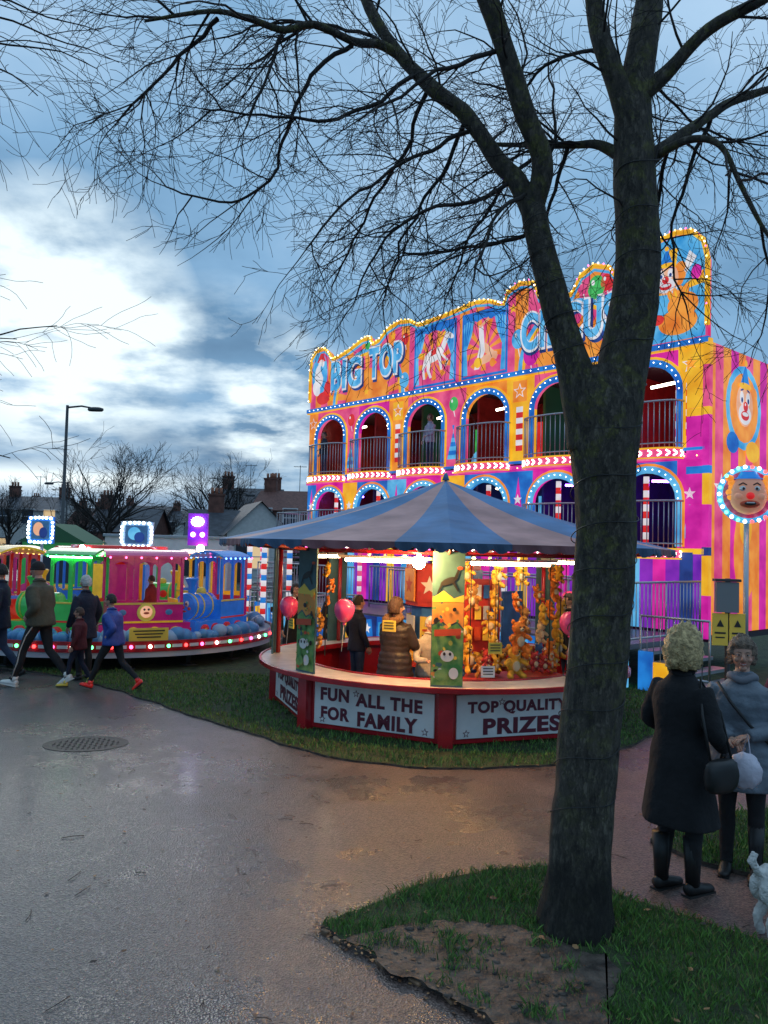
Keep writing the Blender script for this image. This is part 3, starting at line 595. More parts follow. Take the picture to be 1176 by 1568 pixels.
b=MB(); y1,y2,y3,y4=-.010,-.016,-.022,-.028
def balloon(cx,cz,r,m): b.ell(cx,cz,r,r*1.2,y2,m); b.ell(cx-r*.35,cz+r*.5,r*.2,r*.28,y3,WHT); b.poly([(cx-.01,cz-r*1.15),(cx+.02,cz-r*1.15),(cx+.06,cz-r*2.2),(cx+.04,cz-r*2.2)],y2,WHT)
for (cx,r,c1,c2) in ((2.5,1.45,CYA,PINK),(8.9,1.35,CYA,PINK)):
    for k,(rr,mm) in enumerate(((r,c1),(r*.92,YEL),(r*.86,c2),(r*.60,ORG))): b.poly([(cx+rr*math.cos(math.pi*i/20),6.0+rr*.95*math.sin(math.pi*i/20)) for i in range(21)],-.002-.002*k,mm)
    for j in range(9):
        a0=math.pi*(j+.25)/9; a1=a0+.17; rr=r*.86
        b.poly([(cx+rr*.6*math.cos(a0),6.0+rr*.57*math.sin(a0)),(cx+rr*.6*math.cos(a1),6.0+rr*.57*math.sin(a1)),(cx+rr*math.cos(a1),6.0+rr*.95*math.sin(a1)),(cx+rr*math.cos(a0),6.0+rr*.95*math.sin(a0))],-.0095,ORG)
b.ell(.42,6.95,.36,.6,y1,CYA); b.ell(.40,6.9,.2,.34,y2,WHT); b.ell(.5,7.25,.14,.12,y3,WHT); b.ell(.3,6.55,.16,.22,y3,WHT,rot=.5); b.poly([(.3,7.3),(.7,7.3),(.5,7.62)],y3,RED); b.ell(.8,6.5,.15,.22,y2,RED)
b.ell(.62,6.25,.3,.18,y2,RED)
for k in range(3): b.ell(.52+.05*k,7.10-.09*k,.05,.09,y4,CYA,rot=.3)
balloon(3.95,7.35,.13,RED); balloon(3.95,6.30,.17,CYA); balloon(7.55,6.7,.18,CYA); balloon(8.35,7.2,.15,GRN); balloon(9.5,7.40,.2,GRN); balloon(9.2,7.5,.15,PINK); balloon(9.75,7.45,.15,RED); balloon(7.9,6.3,.2,MAG); balloon(1.25,7.2,.1,MAG); balloon(2.5,7.45,.11,GRN)
for (x_,z_) in ((1.0,6.2),(2.5,6.2),(7.4,7.4),(7.75,7.1),(10.1,7.2),(10.3,6.4),(3.5,7.5),(10.2,6.9)): b.star(x_,z_,.12,y3,YEL); 
_y=(y3,y4); y3,y4=-.034,-.040
def horse(cx,cz,s,m,flip=1,legs=None):
    f=flip
    def P(pp,mm=m,y=None): b.poly([(cx+f*x*s,cz+z*s) for x,z in (pp if f>0 else pp[::-1])],y if y is not None else y3,mm)
    b.ell(cx,cz,.34*s,.17*s,y3,m,rot=.25*f); P([(.15,.02),(.32,.0),(.52,.42),(.38,.48)]); b.ell(cx+f*.54*s,cz+.42*s,.16*s,.07*s,y4,m,rot=-.5*f)
    P([(.2,0),(.32,-.02),(.52,-.2),(.42,-.36),(.38,-.33),(.44,-.2)]); P([(.12,-.05),(.24,-.08),(.3,-.4),(.24,-.42)])
    P([(-.32,.05),(-.18,-.12),(-.34,-.32),(-.3,-.58),(-.38,-.58),(-.42,-.3)]); P([(-.25,.05),(-.08,-.1),(-.16,-.36),(-.06,-.56),(-.14,-.58),(-.26,-.36)])
    P([(-.3,.1),(-.36,.02),(-.6,.0),(-.52,.12)],YEL); P([(.2,.2),(.42,.55),(.34,.55),(.12,.25)],YEL,y4); P([(-.1,.12),(.1,.2),(.08,.02),(-.1,-.02)],RED,y4)
for (x0,x1) in ((4.35,5.65),(5.95,7.2)):
    b.poly([(x0-.06,6.02),(x1+.06,6.02),(x1+.06,7.55),(x0-.06,7.55)],-.011,BLU); b.poly([(x0,6.08),(x1,6.08),(x1,7.48),(x0,7.48)],-.014,PINK)
    m_=(x0+x1)/2
    for j in range(11):
        a0=math.pi*2*j/11; b.poly([(m_,6.6),(m_+.62*math.cos(a0),6.75+.6*math.sin(a0)),(m_+.62*math.cos(a0+.26),6.75+.6*math.sin(a0+.26))],-.018,ORG)
    for f,xx in((1,x0),(-1,x1)):
        b.poly([(xx,7.48),(xx+f*.36,7.48),(xx+f*.24,7.0),(xx+f*.10,6.7),(xx+f*.14,6.1),(xx,6.1)][::f],-.021,CYA)
        for k in range(3): b.poly([(xx+f*(.05+.09*k),7.46),(xx+f*(.09+.09*k),7.46),(xx+f*(.05+.035*k),6.8),(xx+f*(.035+.035*k),6.8)],-.025,BLU)
    b.poly([(x0,7.48)]+[(x0+(x1-x0)*k/12,7.30+.06*abs(math.sin(k*math.pi/4))) for k in range(13)]+[(x1,7.48)],-.029,BLU)
horse(5.0,6.76,.95,WHT,1)
b.poly([(6.3,6.2),(6.45,6.2),(6.62,6.6),(6.55,7.2),(6.42,7.2),(6.45,6.7)],y3,WHT); b.poly([(6.55,6.6),(6.95,6.35),(7.0,6.45),(6.62,6.8)],y3,SKINP); b.ell(6.7,6.42,.3,.1,-.037,SKINP,rot=.3); b.ell(6.42,6.35,.12,.12,y4,YEL); b.poly([(6.4,7.15),(6.5,7.15),(6.75,7.3),(6.7,7.36)],-.037,SKINP); b.ell(6.85,6.3,.08,.1,y4,ORG)
y3,y4=_y
x0,x1=10.62,11.76
b.poly([(x0,6.02),(x1,6.02),(x1,7.40)]+[(11.19+.57*math.cos(math.pi*k/12),7.40+.56*math.sin(math.pi*k/12)) for k in range(13)]+[(x0,7.40)],-.004,CYA)
for j in range(10):
    a0=math.pi*j/9+.05
    if j%2==0: b.poly([(11.15,6.9),(11.15+.6*math.cos(a0),6.95+.8*math.sin(a0)),(11.15+.6*math.cos(a0+.3),6.95+.8*math.sin(a0+.3))],-.008,(YEL,WHT)[j//2%2])
def clown(cx,cz,s,y,hat=True):
    f=lambda k:y-.005*k
    for sx in(-1,1):
        for k in range(4): b.ell(cx+sx*(.26+.05*(k%2))*s,cz+(.02+.09*k-.1)*s,.11*s,.11*s,f(0)-.0006*k-.0003*sx,RED if cx>11 else ORG)
    b.ell(cx,cz,.27*s,.31*s,f(1),SKINP); b.ell(cx,cz-.13*s,.20*s,.15*s,f(2),WHT); b.ell(cx,cz-.15*s,.13*s,.07*s,f(3),RED); b.ell(cx,cz-.13*s,.10*s,.03*s,f(4),WHT)
    for sx in(-1,1): b.ell(cx+sx*.1*s,cz+.1*s,.065*s,.10*s,f(2),WHT); b.ell(cx+sx*.1*s,cz+.07*s,.03*s,.04*s,f(3),NAVY); b.ell(cx+sx*.1*s,cz+.22*s,.06*s,.015*s,f(3),NAVY,rot=sx*-.3)
    b.ell(cx,cz-.02*s,.075*s,.075*s,f(5),RED); b.ell(cx-.02*s,cz+.01*s,.02*s,.02*s,f(6),WHT)
    if hat: b.poly([(cx-.16*s,cz+.27*s),(cx+.16*s,cz+.27*s),(cx+.02*s,cz+.62*s)],f(2),BLU); b.ell(cx+.02*s,cz+.62*s,.05*s,.05*s,f(3),YEL); b.ell(cx,cz+.28*s,.2*s,.05*s,f(3),YEL)
clown(11.0,7.2,.92,-.012)
b.ell(11.35,6.65,.30,.24,-.05,ORG); b.ell(11.25,6.35,.38,.24,-.046,ORG)
for k in range(4): b.ell(11.12+k*.1,6.84+.02*k,.055,.13,-.054-.001*k,ORG,rot=.4-.15*k); b.ell(11.12+k*.1,6.86,.02,.07,-.060-.001*k,YEL,rot=.4-.15*k)
b.ell(10.85,6.45,.14,.10,-.05,RED); b.ell(11.6,7.2,.1,.14,-.04,MAG)
mids=[.2,1.9,3.75,5.67,7.62,9.62,11.5]
for i,x in enumerate(mids):
    if i%2==0:
        b.poly([(x-.19,5.32),(x+.19,5.32),(x+.19,5.78),(x-.19,5.78)],y1,YEL if i%4 else ORG); b.star(x,5.55,.18,y2,WHT); b.star(x,5.55,.13,y3,ORG)
    else: balloon(x,5.5,.14,(RED,GRN,CYA)[i//2%3])
    m1,m2=(RED,WHT)
    if i>=1:
        for k in range(8): b.poly([(x-.09,4.25+k*.12),(x+.09,4.25+k*.12),(x+.09,4.37+k*.12),(x-.09,4.37+k*.12)],y1,(m1,m2)[k%2]) if i%2==0 else b.poly([(x-.18+.028*k,4.2+k*.1),(x+.18-.028*k,4.2+k*.1),(x+.16-.028*k,4.3+k*.1),(x-.16+.028*k,4.3+k*.1)],y1,(CYA,BLU)[k%2])
    b.poly([(x-.2,2.35),(x+.2,2.35),(x+.0,3.7)],y1,YEL if i%2 else MAG); b.poly([(x-.12,2.4),(x+.12,2.4),(x,3.1)],y2,PINK if i%2 else CYA); b.star(x,3.2,.12,y3,WHT)
b.obj('painted_artwork',fh)
for nm,bd,cx,cz,ww,hh in (('lettering_big','BIG',1.68,6.74,1.26,.80),('lettering_top','TOP',3.28,6.86,1.24,.80),('lettering_circus','CIRCUS',8.85,6.74,2.3,.80)):
    text(nm+'_outline',bd,WHT,fh,(cx,-.065,cz),(rad(90),0,0),ww*1.05,hh*1.12,.010,.065)
    text(nm+'_shadow',bd,NAVY,fh,(cx+.03,-.045,cz-.05),(rad(90),0,0),ww*1.09,hh*1.16,.008,.07)
    text(nm,bd,CYA,fh,(cx,-.085,cz),(rad(90),0,0),ww,hh,.016,.03)
b=MB(); 
for i in range(9):
    ya=.0+i*.31; b.add([(LEN,ya,.7),(LEN,ya+.31,.7),(LEN,ya+.31,5.93),(LEN,ya,5.93)],[(0,1,2,3)],(ORG,PINK,ORG,MAG)[i%4])
zc=.65
for k,(hh,mm) in enumerate(((.75,MAG),(.7,YEL),(.15,NAVY),(.75,MAG),(.55,YEL),(.14,BLU),(.9,MAG),(.14,YEL),(.75,PINK),(.47,YEL))):
    b.box((LEN+.02,-.02,zc+hh/2),(.12,.12,hh-.004),mm); b.box((LEN-.22,-.012,zc+hh/2),(.30,.02,hh-.006),mm if k%2 else (MAG if zc<4 else YEL)); zc+=hh
b.box((LEN/2,2.82,3.4),(LEN+.04,.1,5.2),PUR)
b.obj('end_wall',fh)
b=MB(); b.M=Matrix.Translation((LEN+.004,1.45,0))@Matrix.Rotation(rad(90),4,'Z')
b.ell(0,4.9,.75,.8,-.004,CYA); b.ell(0,4.9,.6,.66,-.008,ORG); clown(0,4.95,1.3,-.012,True); b.ell(.35,4.1,.3,.2,-.02,YEL); b.ell(-.5,4.2,.25,.2,-.022,BLU); b.star(-.9,3.3,.3,-.006,WHT); b.star(-.9,3.3,.2,-.01,MAG); b.star(.8,3.0,.25,-.006,WHT)
b.ell(.1,2.2,.5,.9,-.008,ORG); b.ell(.1,2.6,.25,.3,-.012,YEL)
b.obj('end_wall_artwork',fh)
b=MB(); DY=-2.55
b.box((6.6,DY/2-.03,.66),(10.4,-DY-.1,.08),mat('deck_plate',(.18,.18,.2),.4,metal=.5,bump=.4,bscale=60))
for i in range(18): 
    x=1.4+i*.58; b.box((x+.29,DY,.36),(.57,.05,.6),(BLU,CYA,BLU,NAVY)[i%4])
    b.poly([(x+.1,.1),(x+.5,.1),(x+.42,.6),(x+.05,.55)],DY-.03,YEL if i%3==0 else (BLU if i%3==1 else CYA)); b.star(x+.3,.4,.12,DY-.036,WHT if i%2 else YEL)
b.box((6.6,-.04,1.45),(10.4,.06,1.4),PUR)
for i in range(20): b.box((1.6+i*.52,-.08,1.45),(.24,.03,1.4),(YEL,CYA,MAG,NAVY)[i%4])
b.obj('front_deck',fh)
b=MB()
def rail(b,p,q,z,h=.95,sp=.11):
    p=V(p);q=V(q);L_=(q-p).length; n=int(L_/sp)
    for zz in(z+.08,z+h): b.tube([(p.x,p.y,zz),(q.x,q.y,zz)],.02,STEEL,n=6)
    for i in range(n+1):
        t=p.lerp(q,i/n); b.tube([(t.x,t.y,z+(.0 if i%10==0 else .08)),(t.x,t.y,z+h)],.018 if i%10==0 else .008,STEEL,n=5)
rail(b,(1.4,DY+.05),(5.2,DY+.05),.7); rail(b,(6.3,DY+.05),(11.8,DY+.05),.7); rail(b,(11.8,DY+.05),(11.8,-.2),.7); rail(b,(4.2,-1.2),(11.0,-1.2),.7)
for i in range(4): b.box((12.0+i*.25,-1.6,.6-i*.15),(.26,1.4,.05),STEEL)
for i in range(4): b.box((12.0+i*.25,-2.32,(.62-i*.15)/2),(.24,.03,.60-i*.15),(BLU,YEL)[i%2])
rail(b,(11.9,-2.3),(13.0,-2.3),.2,.95)
b.box((-.75,.9,2.16),(1.5,1.8,.1),MAG); rail(b,(-1.5,0),(0,0),2.2,.85); rail(b,(-1.5,0),(-1.5,1.8),2.2,.85)
for k in(-1.45,-.1): b.tube([(k,.05,0),(k,.05,2.15)],.05,STEEL)
for i in range(12): b.box((-1.7-i*.22,.9,2.05-i*.17),(.24,1.2,.05),STEEL)
b.obj('railings_and_steps',fh)
b=MB()
for x in (1.5,3.4,5.3,7.3,9.3,11.3):
    for j in range(12): b.tube([(x,DY+.1,.7+j*.11),(x,DY+.1,.81+j*.11)],.05,(WHT,PINK)[j%2],n=10)
    b.sphere((x,DY+.1,2.07),.09,L_P,10,8)
b.obj('candy_posts',fh)
# ------------------------------------------------------------------ round stall
cxs,cys=.82,10.7
st=empty('round_prize_stall',(cxs,cys,0)); OFF=-93
RB=2.2
CRED=mat('red_gloss',(.42,.012,.02),.25,coat=.4,var=.12); CWH=mat('white_board',(.76,.74,.72),.45,var=.08,vscale=4); MAR=mat('maroon_letters',(.13,.012,.03),.5)
def pt(r,deg,z): a=rad(deg); return V((r*math.cos(a),r*math.sin(a),z))
b=MB()
for k in range(8):
    a0=OFF+45*k; a1=a0+45; am=(a0+a1)/2; p=pt(RB,a0,0); q=pt(RB,a1,0); mid=(p+q)/2; wd=(q-p).length; rz=rad(am+90)
    b.box((mid.x,mid.y,.33),(wd,.05,.58),CRED,rz=rz)
    n_=pt(1,am,0)
    c=mid+n_*.032; b.box((c.x,c.y,.325),(wd-.22,.02,.46),CWH,rz=rz)
    c=pt(RB+.03,a0,0); b.box((c.x,c.y,.31),(.16,.12,.60),CRED,rz=rad(a0+90)); 
b.obj('counter_panels',st,bevel=.006)
for k in range(8):
    am=OFF-22.5+45*k; q=pt(RB*math.cos(rad(22.5))+.045,am,0); xd=V((-math.sin(rad(am)),math.cos(rad(am)),0)); rot=(rad(90),0,rad(am+90))
    for s_,dx,z,w_,h_ in ((('FUN',-.47,.425,.36,.145),('ALL THE',.20,.400,.80,.145),('FOR',-.47,.215,.36,.145),('FAMILY',.17,.190,.72,.16)) if k%2==0 else (('TOP QUALITY',0,.415,1.22,.145),('PRIZES',.05,.205,.95,.175))):
        text('lettering',s_,MAR,st,q+xd*dx+V((0,0,z)),rot,w_,h_,.003,.042)
    b=MB()
    b.M=Matrix.Translation(q)@Matrix.Rotation(rad(am+90),4,'Z')
    for sx,sz in ((-.62,.15),(.63,.15),(-.20,.47)): b.star(sx,sz,.045,-.002,MAR); b.star(sx,sz,.028,-.005,CWH)
    b.obj('panel_stars',st)
b=MB()
def ring(b,r0,r1,z0,z1,m,n=48,mt=None):
    vs=[];fs=[]
    for i in range(n):
        a=2*math.pi*i/n; c,s_=math.cos(a),math.sin(a)
        vs+=[(r0*c,r0*s_,z0),(r1*c,r1*s_,z0),(r1*c,r1*s_,z1),(r0*c,r0*s_,z1)]
    for i in range(n):
        j=(i+1)%n
        for k in range(4): fs.append((i*4+k,j*4+k,j*4+(k+1)%4,i*4+(k+1)%4))
    b.add(vs,fs,m)
ring(b,1.86,2.38,.625,.650,mat('counter_top',(.66,.60,.56),.3,var=.12),48); ring(b,2.382,2.41,.605,.662,CRED,48); ring(b,1.83,1.857,.60,.668,CRED,48)
b.obj('counter_top',st,bevel=.004)
def canvas(name,col): return mat(name,col,.65,var=.22,vscale=2,bump=.45,bscale=6)
CB1=canvas('canvas_blue',(.075,.19,.36)); CB2=canvas('canvas_pink',(.45,.25,.23)); CB3=canvas('canvas_navy',(.04,.09,.17))
ap=V((0,0,3.02)); RE=3.05; ZE=2.16
b=MB(); v=MB(); fr=(0,.28,.74,1)
for k in range(8):
    P0=pt(RE,OFF+45*k,ZE); P1=pt(RE,OFF+45*(k+1),ZE)
    for j in range(3):
        sub=3; m=(CB1,CB2,CB1)[j]
        for q_ in range(sub):
            f0=fr[j]+(fr[j+1]-fr[j])*q_/sub; f1=fr[j]+(fr[j+1]-fr[j])*(q_+1)/sub
            a=P0.lerp(P1,f0); c=P0.lerp(P1,f1); N_=6; vs=[]
            for h in range(N_+1):
                t=h/N_
                for e_,f_ in((a,f0),(c,f1)):
                    p=e_.lerp(ap,t); p.z-=.10*math.sin(math.pi*t)*(.55+.45*math.sin(math.pi*f_)); vs.append(p)
            b.add(vs,[(2*h,2*h+1,2*h+3,2*h+2) for h in range(N_)],m,True)
        a=P0.lerp(P1,fr[j]); c=P0.lerp(P1,fr[j+1]); n_=4 if j==1 else 3
        for q_ in range(n_*6):
            t0=q_/(n_*6); t1=(q_+1)/(n_*6); z=lambda t:.055+.04*abs(math.sin(math.pi*t*n_))
            A=a.lerp(c,t0); C=a.lerp(c,t1); o0=A.normalized()*.015*math.sin(t0*22); o1=C.normalized()*.015*math.sin(t1*22)
            v.add([A,C,C+V((0,0,-z(t1)))+o1,A+V((0,0,-z(t0)))+o0],[(0,1,2,3)],CB3 if j!=1 else canvas('canvas_rose',(.20,.08,.09)))
b.tube([ap,ap+V((0,0,.10))],[.05,.02],CB1); b.obj('canvas_roof',st); v.obj('valance',st)
b=MB()
WOOD=mat('painted_frame',(.30,.05,.04),.5)
for k in range(8):
    a=OFF+45*k; b.tube([pt(RB,a,.6),pt(RB,a,2.15)],.03,CRED,n=8); b.tube([pt(RE-.02,a,ZE-.05),pt(.05,a,2.80)],.022,WOOD,n=6)
    b.tube([pt(RE-.03,a,ZE-.04),pt(RE-.03,a+45,ZE-.04)],.02,WOOD,n=6); b.tube([pt(RB,a,2.05),pt(RB,a+45,2.05)],.025,CRED,n=6)
    b.tube([pt(RB,a,2.05),pt(RE-.05,a,ZE-.05)],.018,WOOD,n=6)
b.tube([(0,0,0),(0,0,2.95)],.05,CRED,n=10)
b.obj('frame',st)
TEAL=mat('board_teal',(.05,.13,.15),.5,var=.2); BG=mat('board_green',(.06,.30,.08),.45,var=.3,vscale=9,col2=(.25,.42,.12)); BW=mat('board_white',(.7,.7,.66),.5); BBk=mat('board_black',(.02,.02,.02),.5); BR=mat('board_red',(.6,.08,.03),.5); BO=mat('board_orange',(.75,.30,.06),.5); BYe=mat('board_yellow',(.8,.6,.08),.5)
for k in range(8):
    a=OFF+45*k; b=MB(); q=pt(RB+.06,a,0); b.M=Matrix.Translation(q)@Matrix.Rotation(rad(a+90),4,'Z'); rg=random.Random(k)
    b.box((0,.01,1.36),(.34,.02,1.42),TEAL)
    b.poly([(-.165,.67),(.165,.67),(.165,1.25),(.1,1.32),(0,1.27),(-.08,1.34),(-.165,1.28)],-.004,BG)
    b.poly([(-.165,1.30),(-.08,1.36),(0,1.29),(.1,1.34),(.165,1.27),(.165,1.55),(-.165,1.6)],-.003,BO)
    b.poly([(-.165,1.58),(-.05,1.66),(.06,1.58),(.165,1.62),(.165,1.54),(-.165,1.54)],-.005,BYe)
    b.ell(.0,1.76,.09,.035,-.008,BBk,rot=.4); b.poly([(.05,1.78),(.09,1.78),(.12,1.9),(.10,1.9)],-.008,BBk); b.poly([(-.08,1.74),(-.06,1.72),(-.11,1.62),(-.12,1.63)],-.009,BBk); b.poly([(.03,1.75),(.06,1.76),(.11,1.66),(.1,1.65)],-.009,BBk); b.ell(.12,1.9,.03,.018,-.009,BR)
    for i in range(46):
        x=rg.uniform(-.15,.15); z=rg.uniform(.7,1.55); r=rg.uniform(.008,.030); b.ell(x,z,r,r*rg.uniform(.6,1.4),-.010-.0005*i,rg.choice([BW,BBk,BR,BYe,BG,BO,TEAL,BG]),n=8,rot=rg.uniform(0,3))
    b.poly([(-.14,1.18),(.14,1.2),(.14,1.27),(-.14,1.25)],-.036,BR); b.ell(0,.98,.07,.06,-.036,BW); b.ell(-.03,1.0,.014,.018,-.039,BBk); b.ell(.03,1.0,.014,.018,-.039,BBk); b.ell(-.06,.78,.07,.06,-.036,BG); b.ell(.07,.8,.05,.06,-.037,BW)
    b.obj('corner_board',st)
b=MB(); TUBE=glow('tube',(1,.80,.50),34,False)
for k in (-1,0,2,5):
    a0=OFF+45*k; p=pt(1.95,a0+5,1.95); q=pt(1.95,a0+40,1.95); b.tube([p.lerp(q,.08),p.lerp(q,.92)],.022,TUBE,n=8); b.box(((p+q)/2)+V((0,0,.035)),((q-p).length,.06,.03),WF,rz=rad(a0+22.5+90))
    b.tube([(p+q)/2+V((0,0,.05)),(p+q)/2+V((0,0,.12))],.012,WF,n=6)
for a in (-60,0,60,120,180,-100): 
    p=pt(1.0,a,1.95); b.sphere(p,.035,L_WARM,12,8); b.tube([p+V((0,0,.04)),p+V((0,0,.14))],.02,WF,n=8)
p=pt(2.42,-100.5,1.95); b.sphere(p,.066,L_BULB,16,12); b.tube([p+V((0,0,.055)),p+V((0,0,.13))],.022,WF,n=8)
b.obj('stall_lamps',st)
b=MB(); KY=mat('kiosk_yellow',(.75,.34,.05),.5,var=.15); KB=mat('kiosk_blue',(.03,.15,.45),.45,var=.2); KR=mat('kiosk_red',(.5,.04,.03),.45,var=.2)
ring(b,.0,.78,.0,.62,KB,8); ring(b,.0,.85,.62,.66,KR,8); ring(b,.0,.42,.66,1.35,KB,8); ring(b,0,.5,1.35,1.9,KR,8)
for k in range(8):
    a=OFF+22.5+45*k; b.M=Matrix.Translation(pt(.75,a,0))@Matrix.Rotation(rad(a+90),4,'Z')
    b.ell(0,.35,.17,.16,-.02,BW); b.ell(0,.33,.12,.1,-.024,BO); b.ell(0,.35,.04,.04,-.028,BR)
    b.M=Matrix.Translation(pt(.48,a,0))@Matrix.Rotation(rad(a+90),4,'Z'); b.box((0,0,1.62),(.34,.02,.42),(KY,KB,BO,KR)[k%4]); b.star(0,1.62,.13,-.015,(BR,BYe,BR,BW)[k%4])
    b.box((0,.02,1.05),(.26,.02,.34),(BW,BYe)[k%2]); b.box((0,0,1.05),(.18,.01,.03),BR); b.box((0,0,.98),(.18,.01,.02),BBk)
b.M=Matrix.Identity(4); b.obj('central_kiosk',st)
PL=[mat('plush_yellow',(.78,.42,.04),.9,bump=.6,bscale=90),mat('plush_orange',(.74,.20,.025),.9,bump=.6,bscale=90),mat('plush_gold',(.48,.22,.05),.9,bump=.6,bscale=90),mat('plush_red',(.5,.05,.05),.9,bump=.5,bscale=90),mat('plush_blue',(.06,.2,.5),.9,bump=.5,bscale=90),mat('plush_cream',(.65,.5,.30),.9,bump=.5,bscale=90)]
def plush(b,c,s,m,face,rg,tilt=0):
    c=V(c); b.M=Matrix.Translation(c)@Matrix.Rotation(face,4,'Z')@Matrix.Rotation(tilt,4,'Y')@Matrix.Scale(s,4)
    b.sphere((0,0,0),(.5,.4,.6),m,10,7); b.sphere((0,-.05,.85),(.48,.42,.44),m,10,7); b.sphere((0,-.36,-.02),(.3,.1,.35),PL[5],8,6)
    for sx in(-1,1):
        b.sphere((sx*.40,0,1.25),(.17,.1,.18),m,8,6); b.tube([(sx*.4,-.1,.35),(sx*.72,-.25,.2),(sx*.82,-.4,.05)],[.17,.16,.12],m,n=7); b.tube([(sx*.25,-.1,-.4),(sx*.48,-.35,-.65),(sx*.52,-.6,-.7)],[.22,.2,.18],m,n=7)
        b.sphere((sx*.15,-.46,.95),.06,BBk,6,4)
    b.sphere((0,-.45,.78),(.18,.1,.13),PL[5],8,6); b.sphere((0,-.56,.82),(.06,.04,.05),BBk,6,4); b.M=Matrix.Identity(4)
b=MB(); rg=random.Random(9)
for k,a in enumerate([OFF+10,OFF+22,OFF+34,OFF-48,OFF+52,OFF+64,OFF+78]):
    z=1.80
    while z>.80:
        sc_=(.125 if k!=3 else .075)*rg.uniform(.75,1.3); r=1.52 if k!=3 else 1.9
        p=pt(r+rg.uniform(-.08,.08),a+rg.uniform(-2.5,2.5),z); plush(b,p,sc_,PL[rg.choice([0,0,1,1,1,2,5 if k>3 else 0])],rad(a+90)+rg.uniform(-.7,.7),rg,rg.uniform(-.3,.3)); z-=sc_*rg.uniform(1.9,2.8)
    b.tube([pt(1.6 if k!=3 else 1.9,a,.8),pt(1.6 if k!=3 else 1.9,a,2.04)],.006,BBk,n=4)
for i in range(60):
    a=rg.uniform(0,360); r=rg.uniform(.55,.76); plush(b,pt(r,a,.74),rg.uniform(.06,.1),rg.choice(PL),rad(a+90),rg)
for i in range(34):
    a=OFF+rg.uniform(4,70); plush(b,pt(rg.uniform(1.2,1.65),a,.70+rg.uniform(0,.12)),rg.uniform(.06,.13),rg.choice(PL),rad(a+90)+rg.uniform(-.5,.5),rg)
plush(b,pt(1.75,OFF+28,1.08),.17,PL[1],rad(OFF+28+90),rg); plush(b,pt(1.72,OFF+27,.80),.17,PL[0],rad(OFF+24+90),rg)
b.obj('plush_prizes',st)
b=MB()
b.box(pt(1.4,OFF+30,.62),(1.5,.5,.03),KR,rz=rad(OFF+30+90))
for dx in(-.7,.7):
    q=pt(1.4,OFF+30,.3)+dx*V((-math.sin(rad(OFF+30)),math.cos(rad(OFF+30)),0)); b.box(q,(.04,.4,.6),KR,rz=rad(OFF+120))
b.box(pt(1.15,OFF+22,1.3),(.5,.03,.9),KR,rz=rad(OFF+22+90)); b.box(pt(1.12,OFF+48,1.2),(.4,.03,.8),KB,rz=rad(OFF+48+90))
b.M=Matrix.Translation(pt(1.18,OFF+22,1.3))@Matrix.Rotation(rad(OFF+112),4,'Z')
for i in range(12): b.box((-.17+.11*(i%4),-.012,.3-.25*(i//4)),(.08,.01,.16),(BYe,BW,KB,BO,BR)[i%5])
b.obj('display_rack',st)
b=MB(); BP=mat('pink_balloon',(.80,.07,.24),.2,coat=.6)
for a,z in ((OFF-32,1.38),(OFF-62,1.34),(OFF+40,1.3),(OFF+120,1.4)):
    p=pt(2.15,a,z); b.sphere(p,(.115,.115,.135),BP,16,12,fn=lambda d:V((d.x*(1+.15*d.z),d.y*(1+.15*d.z),d.z))); b.sphere(p-V((0,0,.145)),(.02,.02,.015),BP,8,5); b.tube([p-V((0,0,.15)),p-V((.02,0,.45))],.003,WF,n=4)
b.obj('balloons',st)
b=MB()
for dz,a,m in ((1.25,OFF-17,BYe),(1.05,OFF+14,BYe),(.8,OFF+12,BW),(1.15,OFF-60,BYe)):
    b.M=Matrix.Translation(pt(2.14,a,dz))@Matrix.Rotation(rad(a+90),4,'Z'); b.box((0,0,0),(.15,.012,.12),m)
    for i in range(3): b.box((0,-.008,.035-.03*i),(.11,.003,.010),BBk)
    b.tube([(0,.01,0),(0,.01,2.04-dz)],.003,BBk,n=4)
b.obj('price_cards',st)
# ------------------------------------------------------------------ train carousel
tr=empty('toy_train_roundabout',(-5.1,15.5,0)); RP=3.0
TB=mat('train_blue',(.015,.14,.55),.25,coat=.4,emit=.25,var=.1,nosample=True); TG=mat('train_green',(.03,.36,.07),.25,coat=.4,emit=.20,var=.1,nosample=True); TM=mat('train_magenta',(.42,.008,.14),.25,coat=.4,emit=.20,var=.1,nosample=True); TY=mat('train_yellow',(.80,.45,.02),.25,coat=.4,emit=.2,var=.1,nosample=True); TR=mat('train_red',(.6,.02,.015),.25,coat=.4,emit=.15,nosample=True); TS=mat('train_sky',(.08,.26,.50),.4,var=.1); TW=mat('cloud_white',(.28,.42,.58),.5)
b=MB(); ring(b,.0,RP-.06,.40,.47,mat('platform_deck',(.10,.16,.22),.4,var=.2),48); ring(b,RP-.05,RP,.33,.50,CRED,64); ring(b,RP-.06,RP-.02,.24,.329,mat('rim_grey',(.5,.5,.55),.4),64); ring(b,.4,2.6,.28,.39,DRK,32)
for i in range(16):
    a=i*22.5; b.tube([pt(2.6,a,0),pt(2.6,a,.36)],.04,DSTEEL,n=6); b.box(pt(2.6,a,.02),(.2,.2,.04),DSTEEL,rz=rad(a))
b.obj('platform',tr)
b=MB()
for i in range(64):
    a=i*5.625; b.sphere(pt(RP+.012,a,.415),(.030,.030,.030),(L_P,L_W,L_G,L_R)[i%4],8,6)
    b.box(pt(RP+.004,a+2.8,.415),(.012,.16,.05),CWH,rz=rad(a+2.8))
b.obj('rim_lamps',tr)
def cloud(b,R0,a0,a1):
    rg=random.Random(int(a0)+400)
    a=a0
    while a<a1:
        r=rg.uniform(.08,.17); p=pt(R0,a,.48+rg.uniform(0,.10)); b.sphere(p,(r,r,r*.85),(TS,TW)[rg.random()<.35],12,8); a+=2.6
